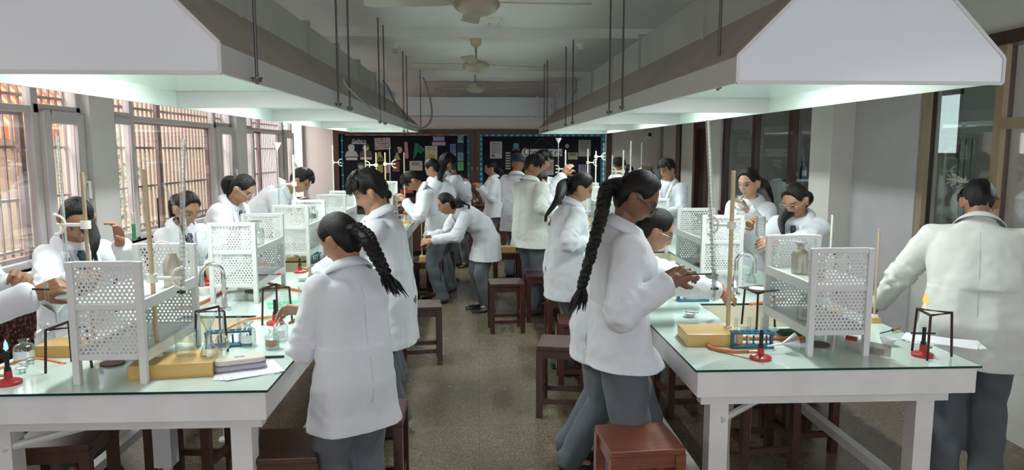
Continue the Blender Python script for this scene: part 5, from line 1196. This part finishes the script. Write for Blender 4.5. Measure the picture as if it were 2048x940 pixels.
        if shoes:
            for sd in (-1, 1):
                w_ = MB(); f0 = an[sd]-base; f0.z = 0; R = []
                for yy, ww, hh in ((-.035, .020, .03), (-.025, .030, .055), (.0, .033, .058), (.04, .032, .046), (.08, .036, .034), (.115, .032, .026), (.135, .018, .018)):
                    R.append([f0+b*yy*s*1.0+r*x*ww*s*.85+up*z for x, z in ((-1, 0), (1, 0), (1, hh*.45*s*.6+.008), (.6, hh*s*.62+.01), (0, hh*s*.72+.012), (-.6, hh*s*.62+.01), (-1, hh*.45*s*.6+.008))])
                w_.loft(R); w_.build('shoe', SHOE, t, smooth=True)
    # ---------- hair
    def hl(az):
        az = abs((az+180) % 360-180)
        K = [(0, 43), (22, 42), (40, 32), (56, 12), (70, 3), (80, 10), (96, 8), (110, -24), (130, -50), (180, -60)] if fem else [(0, 40), (25, 40), (42, 34), (55, 20), (66, 6), (76, -4), (84, 10), (100, 12), (113, -14), (135, -38), (180, -46)]
        for (a, x), (c_, y_) in zip(K, K[1:]):
            if a <= az <= c_: return x+(y_-x)*(az-a)/(c_-a)
        return K[-1][1]
    if hair != 'turban':
        hm = MB(); NA, NE = 60, 22; vs = []
        for j in range(NE+1):
            for i in range(NA):
                az = 360*i/NA; h0 = hl(az); tt = j/NE; e = h0+(90-h0)*tt; d_ = sdir(az, e); p = head_pt(d_, fem)
                hf = max(0, cos(radians(az)))
                if fem: th = -.006+.020*min(1, tt*5)**.6+.004*noise.noise(V((az/14., tt*2, sd0)))
                else:
                    th = -.006+(.014+.020*min(1, max(0, (e+10)/60)))*min(1, tt*6)**.5*hairpuff+.007*hairpuff*noise.noise(V((az/18., e/20., sd0)))+(.012*hf*hairpuff*(1-tt) if e > 0 else 0)
                vs.append(hw(p+p.normalized()*th)-base)
        hm.add(vs, [(j*NA+i, j*NA+(i+1) % NA, (j+1)*NA+(i+1) % NA, (j+1)*NA+i) for j in range(NE) for i in range(NA)]); hm.add(vs[:NA], [tuple(range(NA))])
        if not fem:
            for _ in range(46):      # locks on top and over the forehead
                az = random.uniform(-70, 70); e = random.uniform(max(hl(az)+6, 30), 88); d0 = sdir(az, e); d1 = sdir(az*.9+random.uniform(-8, 8), e-22)
                p0 = head_pt(d0)+d0*(.024*hairpuff); p1 = head_pt(d1)+d1*(.034*hairpuff); p2 = head_pt(sdir(az*.9, e-34))+sdir(az*.9, e-34)*(.018*hairpuff if e-34 > 28 else .03*hairpuff)
                if e-34 < 24: p2.z += .012
                hm.tube([hw(x)-base for x in (p0, (p0+p1)/2+d0*.006, p1, p2)], [.013*k, .013*k, .010*k, .002], 6)
        hm.build('hair', HAIR, t, smooth=True)
    else:
        tm = MB(); NAVYT = mat('turban_cloth', (.012, .018, .045), .75, bump=.3, bscale=20)
        for i in range(7):
            e = 22+i*9; pts = []
            for q_ in range(28):
                az = 360*q_/28; ee = e+10*cos(radians(az))*(1 if i % 2 else .6); d_ = sdir(az, ee); p = head_pt(d_, False); pts.append(hw(p+p.normalized()*(.022-.001*i))-base)
            tm.tube(pts, .023*k, 10, closed=True)
        tm.sph(hw((0, -.02, .085))-base, (.07*k, .08*k, .055*k), 14, HM); tm.build('turban', NAVYT, t, smooth=True)
    bz = neck-a2*.02*s
    if hair in ('pony', 'braid', 'longpony'):
        A0 = hw((0, -.096, -.03 if low else (.012 if hair == 'pony' else .0))); bun = MB()
        E = None
        if tail and abs(tail[0]) > 3: E = at(tail[0], tail[1], Y=tail[2])
        elif tail: E = neck+r*tail[0]*s+b*tail[1]*s+up*tail[2]*s
        else: E = neck-b*.125*s-up*.26*s*(1 if hair != 'pony' else .8)+r*.01
        back = (HM @ V((0, -1, 0))-up*.75).normalized(); m1 = A0+back*.05*k-up*.01; 
        if tail and len(tail) == 4: mid = at(*tail[3][:2], Y=tail[3][2])
        else: mid = (m1*.5+E*.5)-b*.03+up*.02
        path = bez([A0-back*.02, m1, mid, E], 10); n_ = len(path)
        ht = MB()
        if hair == 'braid':
            fat = 1.1 if glasses else 1.0; cum = 0; prev = path[0]; strands = [[], [], []]; rad = []
            for i, p in enumerate(bez([A0-back*.02, m1, mid, E], 34)):
                cum += (p-prev).length; prev = p; tt = i/(34*3); ph = cum/.075*2*pi
                dirn = (E-A0).normalized(); sv = r; bv_ = dirn.cross(sv).normalized(); w_ = .027*k*(1-.40*tt)*fat
                for q_ in range(3):
                    a_ = ph+2*pi*q_/3; strands[q_].append(p+sv*cos(a_)*w_+bv_*sin(2*a_)*w_*.45-base)
                rad.append(.026*k*(1-.40*tt)*fat*(1 if tt < .86 else .9))
            for st in strands: ht.tube(st, rad, 8)
            dn = (path[-1]-path[-3]).normalized()
            for q_ in range(40):
                v_ = V((random.gauss(0, .016), random.gauss(0, .016), random.gauss(0, .008))); ht.tube([E-base+v_*.35, E-base+v_*1.0+dn*.045, E-base+v_*1.3+dn*random.uniform(.07, .12)], [.007, .006, .001], 5)
        else:
            R = [.026*k*(.75+1.1*sin(pi*min(1, i/n_*1.15+.12)))*(1 if i < n_-6 else (n_-i)/6*.8+.2) for i in range(n_)]
            ht.tube([p-base for p in path], R, 14)
            for q_ in range(34):
                ph = random.uniform(0, 2*pi); o_ = r*cos(ph)+b*sin(ph)
                ht.tube([path[i]-base+o_*R[i]*.9 for i in range(3, n_, 3)]+[path[-1]-base+o_*.012+up*random.uniform(-.05, .0)], [.006]*len(range(3, n_, 3))+[.001], 5)
        ht.build('braid' if hair == 'braid' else 'ponytail', HAIR, t, smooth=True)
        bb = MB(); d_ = (m1-A0).normalized(); bb.cyl(A0+back*.004-base, A0+back*.022-base, .024*k, .024*k, 14); bb.build('hair_tie', mat('hair_band', (.55, .56, .60) if hair == 'braid' and 'glasses' in label else (.02, .02, .03), .5), t, smooth=True)
    elif hair == 'bun':
        bb = MB(); bb.sph(hw((0, -.115, .02))-base, (.04*k, .034*k, .038*k), 14, HM); bb.tube([q-base for q in arc(hw((0, -.12, .02)), .026*k, 0, 360, 18, HM.col[0], HM.col[2])], .014*k, 8); bb.build('hair_bun', HAIR, t, smooth=True)
    # ---------- glasses
    if glasses:
        gm = {'dark': mat('dark_spectacle_frame', (.012, .012, .02), .25), 'wire': mat('wire_spectacle_frame', (.22, .18, .15), .3, metal=.8), 'clear': mat('clear_spectacle_frame', (.55, .50, .50), .2)}[glasses]
        gl = MB(); ww = .0024 if glasses == 'dark' else .0015
        for sx in (-1, 1):
            pts = [hw((sx*.033+.026*cos(a_)*(1 if abs(cos(a_)) < .8 else .97), .097-.006*abs(sx*.033+.026*cos(a_))/.06, -.002+.021*sin(a_)))-base for a_ in [2*pi*i/20 for i in range(20)]]
            gl.tube(pts, ww*k, 6, closed=True)
            gl.tube([hw(p)-base for p in ((sx*.059, .092, .006), (sx*.076, .075, .006), (sx*.082, .0, .006), (sx*.080, -.02, -.008))], ww*k, 6)
        gl.tube([hw(p)-base for p in ((-.008, .098, .002), (0, .104, .006), (.008, .098, .002))], ww*k, 6)
        go = gl.build('spectacles', gm, t, smooth=True)
        ln = MB()
        for sx in (-1, 1):
            pts = [hw((sx*.033+.025*cos(2*pi*i/18), .096, -.002+.020*sin(2*pi*i/18)))-base for i in range(18)]; ln.add(pts, [tuple(range(18))])
        ln.build('lens', glassmat('spectacle_lens', (.93, .93, .95), .06, .6), go)
    if bangle:
        for i in range(4):
            wv = (wr[1]-el[1]).normalized(); u_, v_, _ = frame(wv); c_ = wr[1]-base+wv*(.002+i*.006)
            MB().tube([c_+(u_*cos(2*pi*q/16)+v_*sin(2*pi*q/16))*.019*s for q in range(16)], .0032, 6, closed=True).build('red_thread_bracelet', mat('red_thread', (.5, .02, .015), .6), t, smooth=True)
    if lanyard:
        for sx in (-1, 1): patch('lanyard', [[(sx*(x0_), w), (sx*(x0_+.012), w)] for w, x0_ in ((.165, .034), (.14, .034), (.10, .026), (.06, .016), (.02, .006))], mat('lanyard_band', (.03, .09, .15), .6), off=.012)
    t['s'] = round(s, 3); del t['s']
    PEOPLE.append((label[:30], round(s, 2), tuple(round(x, 2) for x in pel), {q: tuple(round(c_, 2) for c_ in wr[q]) for q in wr}))
    return t, wr, el
def tiemat():
    m = bpy.data.materials.new('striped_tie'); m.use_nodes = True; nt = m.node_tree; N = nt.nodes; L = nt.links; b = N['Principled BSDF']
    tc = N.new('ShaderNodeTexCoord'); w = N.new('ShaderNodeTexWave'); w.bands_direction = 'DIAGONAL'; w.inputs['Scale'].default_value = 14
    r = N.new('ShaderNodeValToRGB'); r.color_ramp.elements[0].color = (.008, .018, .04, 1); r.color_ramp.elements[1].color = (.02, .08, .12, 1); r.color_ramp.elements[0].position = .6
    L.new(tc.outputs['Object'], w.inputs['Vector']); L.new(w.outputs[0], r.inputs[0]); L.new(r.outputs[0], b.inputs['Base Color']); return m
TIEM = tiemat()
# angles: 0 = towards +X (right wall), 90 = away from the camera, 180 = towards the windows, 270 = towards the camera
# ---- left side of the left bench
person('person at the left photo edge in lab coat, only sleeves and hands in view', (-62, 420, 3.15), 10, 12, lean=8, hp=30, LH=(30, 566, 3.05), RH=(66, 590, 2.95), tone='tan', curl=55, vox=.006, hair='bun')
person('person with lanyard and striped tie behind the leftmost burette, raising one hand', (154, 438, 3.85), -58, -46, low=True, lean=10, hp=34, LH=(240, 487, 3.72), RH=(150, 560, 3.5), tone='tan', tie=True, lanyard=True, vox=.005, cvox=.01, tail=(188, 505, 3.68, (186, 470, 3.74)), hair='pony', curl=30, hand_dir={-1: (.2, 0, .5)})
person('person with wire glasses behind the left bench, looking down at the near perforated rack', (373, 417, 4.95), -36, -40, lean=14, hp=28, tone='mid', glasses='wire', tie=True, hair='pony', tail=(-.06, -.10, -.19), LH=(420, 540, 5.1), RH=(405, 548, 4.8))
person('person with clear glasses side-on behind the second perforated rack on the left', (483, 378, 5.95), -8, -16, low=True, lean=22, hp=36, tone='mid', glasses='clear', tie=True, hair='pony', tail=(-.02, .06, -.10), LH=(.06, .14, -.26), RH=(.06, .14, -.26))
person('person with short hair and glasses bending over the left bench by the window', (600, 361, 7.1), -5, 5, lean=42, hp=38, tone='mid', fem=False, glasses='wire', hair='short', LH=(.08, .2, -.2), RH=(.08, .15, -.24), hairpuff=.7)
# ---- aisle, left bench
person('person with a long black braid seen from behind, nearest in the left aisle', (682, 480, 3.12), 150, 128, lean=7, hp=30, tone='mid', hem=.13, hair='braid', tail=(770, 545, 2.97, (740, 488, 3.0)), LH=(632, 612, 3.2), RH=(612, 622, 3.35), vox=.0045, cvox=.008, width=1.02, lapel=False)
person('person with thick wavy black hair in profile, behind the nearest braided person', (742, 385, 4.45), 182, 172, lean=8, hp=26, tone='mid', fem=False, hair='short', hairpuff=1.35, tie=True, hem=.17, LH=(.0, .24, -.21), RH=(-.06, .2, -.23), vox=.0055, cvox=.01)
person('person almost hidden behind the wavy-haired one, only coat corner and one hand showing', (752, 408, 5.4), 180, 180, lean=10, hp=30, tone='tan', hem=.15, hair='bun', LH=(742, 440, 5.3), RH=(.0, .2, -.2), vox=.009)
person('person with short black hair bowing over the far left bench, both hands over it', (824, 362, 8.35), 196, 186, lean=26, hp=52, tone='tan', fem=False, hair='short', hairpuff=.55, LH=(810, 403, 8.15), RH=(816, 414, 8.5), hem=.04, vox=.008)
person('person with a very long black ponytail beyond the one bowing over the left bench', (866, 337, 9.0), 165, 165, lean=14, hp=30, hair='longpony', tail=(887, 388, 8.85, (880, 355, 8.85)), tone='mid', vox=.010)
person('person with curly black hair before the left noticeboard, elbow raised', (892, 328, 9.7), 50, 60, lean=8, hp=28, fem=False, hair='short', hairpuff=1.5, tone='mid', RH=(934, 369, 9.9), LH=(.05, .2, -.15), vox=.010)
person('person facing the camera behind the curly-haired one, holding a tube up', (915, 357, 10.9), 215, 235, lean=10, hp=15, hair='bun', tone='tan', LH=(914, 352, 10.6), RH=(905, 348, 10.6), vox=.010)
person('person in white lab coat and tie stooping in the middle of the aisle', (893, 408, 7.75), 190, 200, lean=52, hp=20, hair='pony', tail=(938, 411, 7.6, (915, 401, 7.6)), tone='mid', tie=True, LH=(866, 481, 7.6), RH=(860, 474, 7.75), hem=.15, feet=.0, vox=.0065, stance=.06, width=1.12)
person('slim person with a ponytail in profile before the right noticeboard, hands raised', (982, 337, 11.5), 182, 190, lean=3, hp=15, hair='pony', tone='mid', LH=(962, 376, 11.4), RH=(957, 374, 11.6), hem=.075, vox=.010)
# ---- aisle, right bench
person('person wearing a dark blue turban, in white lab coat before the right noticeboard', (1036, 328, 10.0), 60, 60, lean=4, hp=12, fem=False, hair='turban', tone='tan', vox=.010)
person('tall person with parted black hair, back to camera, in cream-white coat in the right aisle', (1066, 333, 7.75), -12, 40, lean=3, hp=18, fem=False, hair='short', hairpuff=.75, tone='tan', coat=COATC, LH=(.0, .15, -.25), RH=(1108, 430, 7.55), hem=.10, vox=.0065, lapel=False, stagger=-.03)
person('short person in lab coat half hidden behind the tall back-turned one in the right aisle', (1080, 362, 8.5), 25, 60, lean=10, hp=20, hair='bun', tone='mid', hem=.15, LH=(.0, .2, -.15), RH=(.12, -.06, -.3), vox=.009)
person('person reaching a white-sleeved arm across the clamp stands on the right bench', (1084, 322, 9.1), 0, 5, lean=8, hp=15, fem=False, hair='short', tone='tan', LH=(1128, 351, 8.9), RH=(1126, 350, 8.7), vox=.008, curl=25)
person('person with long loose ponytail in profile at the right bench, beside the stool-top burette', (1160, 376, 5.65), -5, 12, lean=10, hp=26, hair='longpony', tail=(1092, 432, 5.3, (1118, 395, 5.35)), tone='mid', LH=(.02, .18, -.2), RH=(1172, 487, 5.5), hem=.145, vox=.006, lapel=False)
person('tall person with dark-framed glasses and waist-long braid, nearest at the right bench', (1272, 394, 3.25), -14, -4, lean=2, hp=34, hair='braid', tail=(1163, 575, 3.06, (1200, 440, 3.12)), tone='deep', glasses='dark', RH=(1338, 566, 3.03), LH=(1330, 556, 3.3), hem=.05, vox=.0045, cvox=.008, stagger=-.05, lapel=False, width=1.12)
person('person bending low over the right bench, red threads on the wrist, arms stretched out', (1310, 462, 3.85), -6, -4, lean=30, crouch=.975, feet=-.09, hp=24, hair='bun', tone='mid', glasses='clear', RH=(1447, 588, 3.8), LH=(1425, 572, 4.1), hem=.10, vox=.005, bangle=True)
# ---- right side of the right bench
person('person with short black hair and glasses before the dark doorway, facing left', (1336, 340, 8.6), 205, 230, lean=4, hp=12, fem=False, hair='short', hairpuff=1.0, tone='mid', glasses='wire', vox=.008)
person('black-haired person at the far right end, mostly hidden, left one of two', (1240, 332, 11.3), 200, 220, lean=4, hp=15, fem=False, hair='short', tone='tan', vox=.012)
person('black-haired person at the far right end, mostly hidden, right one of two', (1256, 346, 10.5), 60, 80, lean=4, hp=15, hair='bun', tone='tan', vox=.012)
person('person raising a glass beaker to mouth level behind the right bench', (1498, 366, 5.75), 218, 222, lean=6, hp=14, hair='pony', tail=(1545, 400, 5.95, (1533, 372, 5.9)), tone='light', tie=False, LH=(1497, 424, 5.45), RH=(.02, .15, -.27), vox=.005, hand_dir={-1: (-.3, 0, .6)})
person('person with clear glasses and navy tie pouring behind the right bench', (1590, 400, 4.85), 216, 226, lean=18, hp=30, hair='pony', tail=(1566, 468, 4.68, (1566, 436, 4.80)), tone='mid', tie=True, glasses='clear', RH=(1500, 455, 4.8), LH=(1553, 484, 4.55), vox=.005)
person('person with cropped black hair, back to camera, leaning at the near right bench corner', (1958, 404, 3.75), 62, 58, lean=24, hp=28, fem=False, hair='short', hairpuff=.6, tone='tan', coat=COATC, LH=(1742, 628, 4.1), RH=(2012, 685, 3.7), hem=.125, vox=.006, cvox=.01, lapel=False, width=1.2)
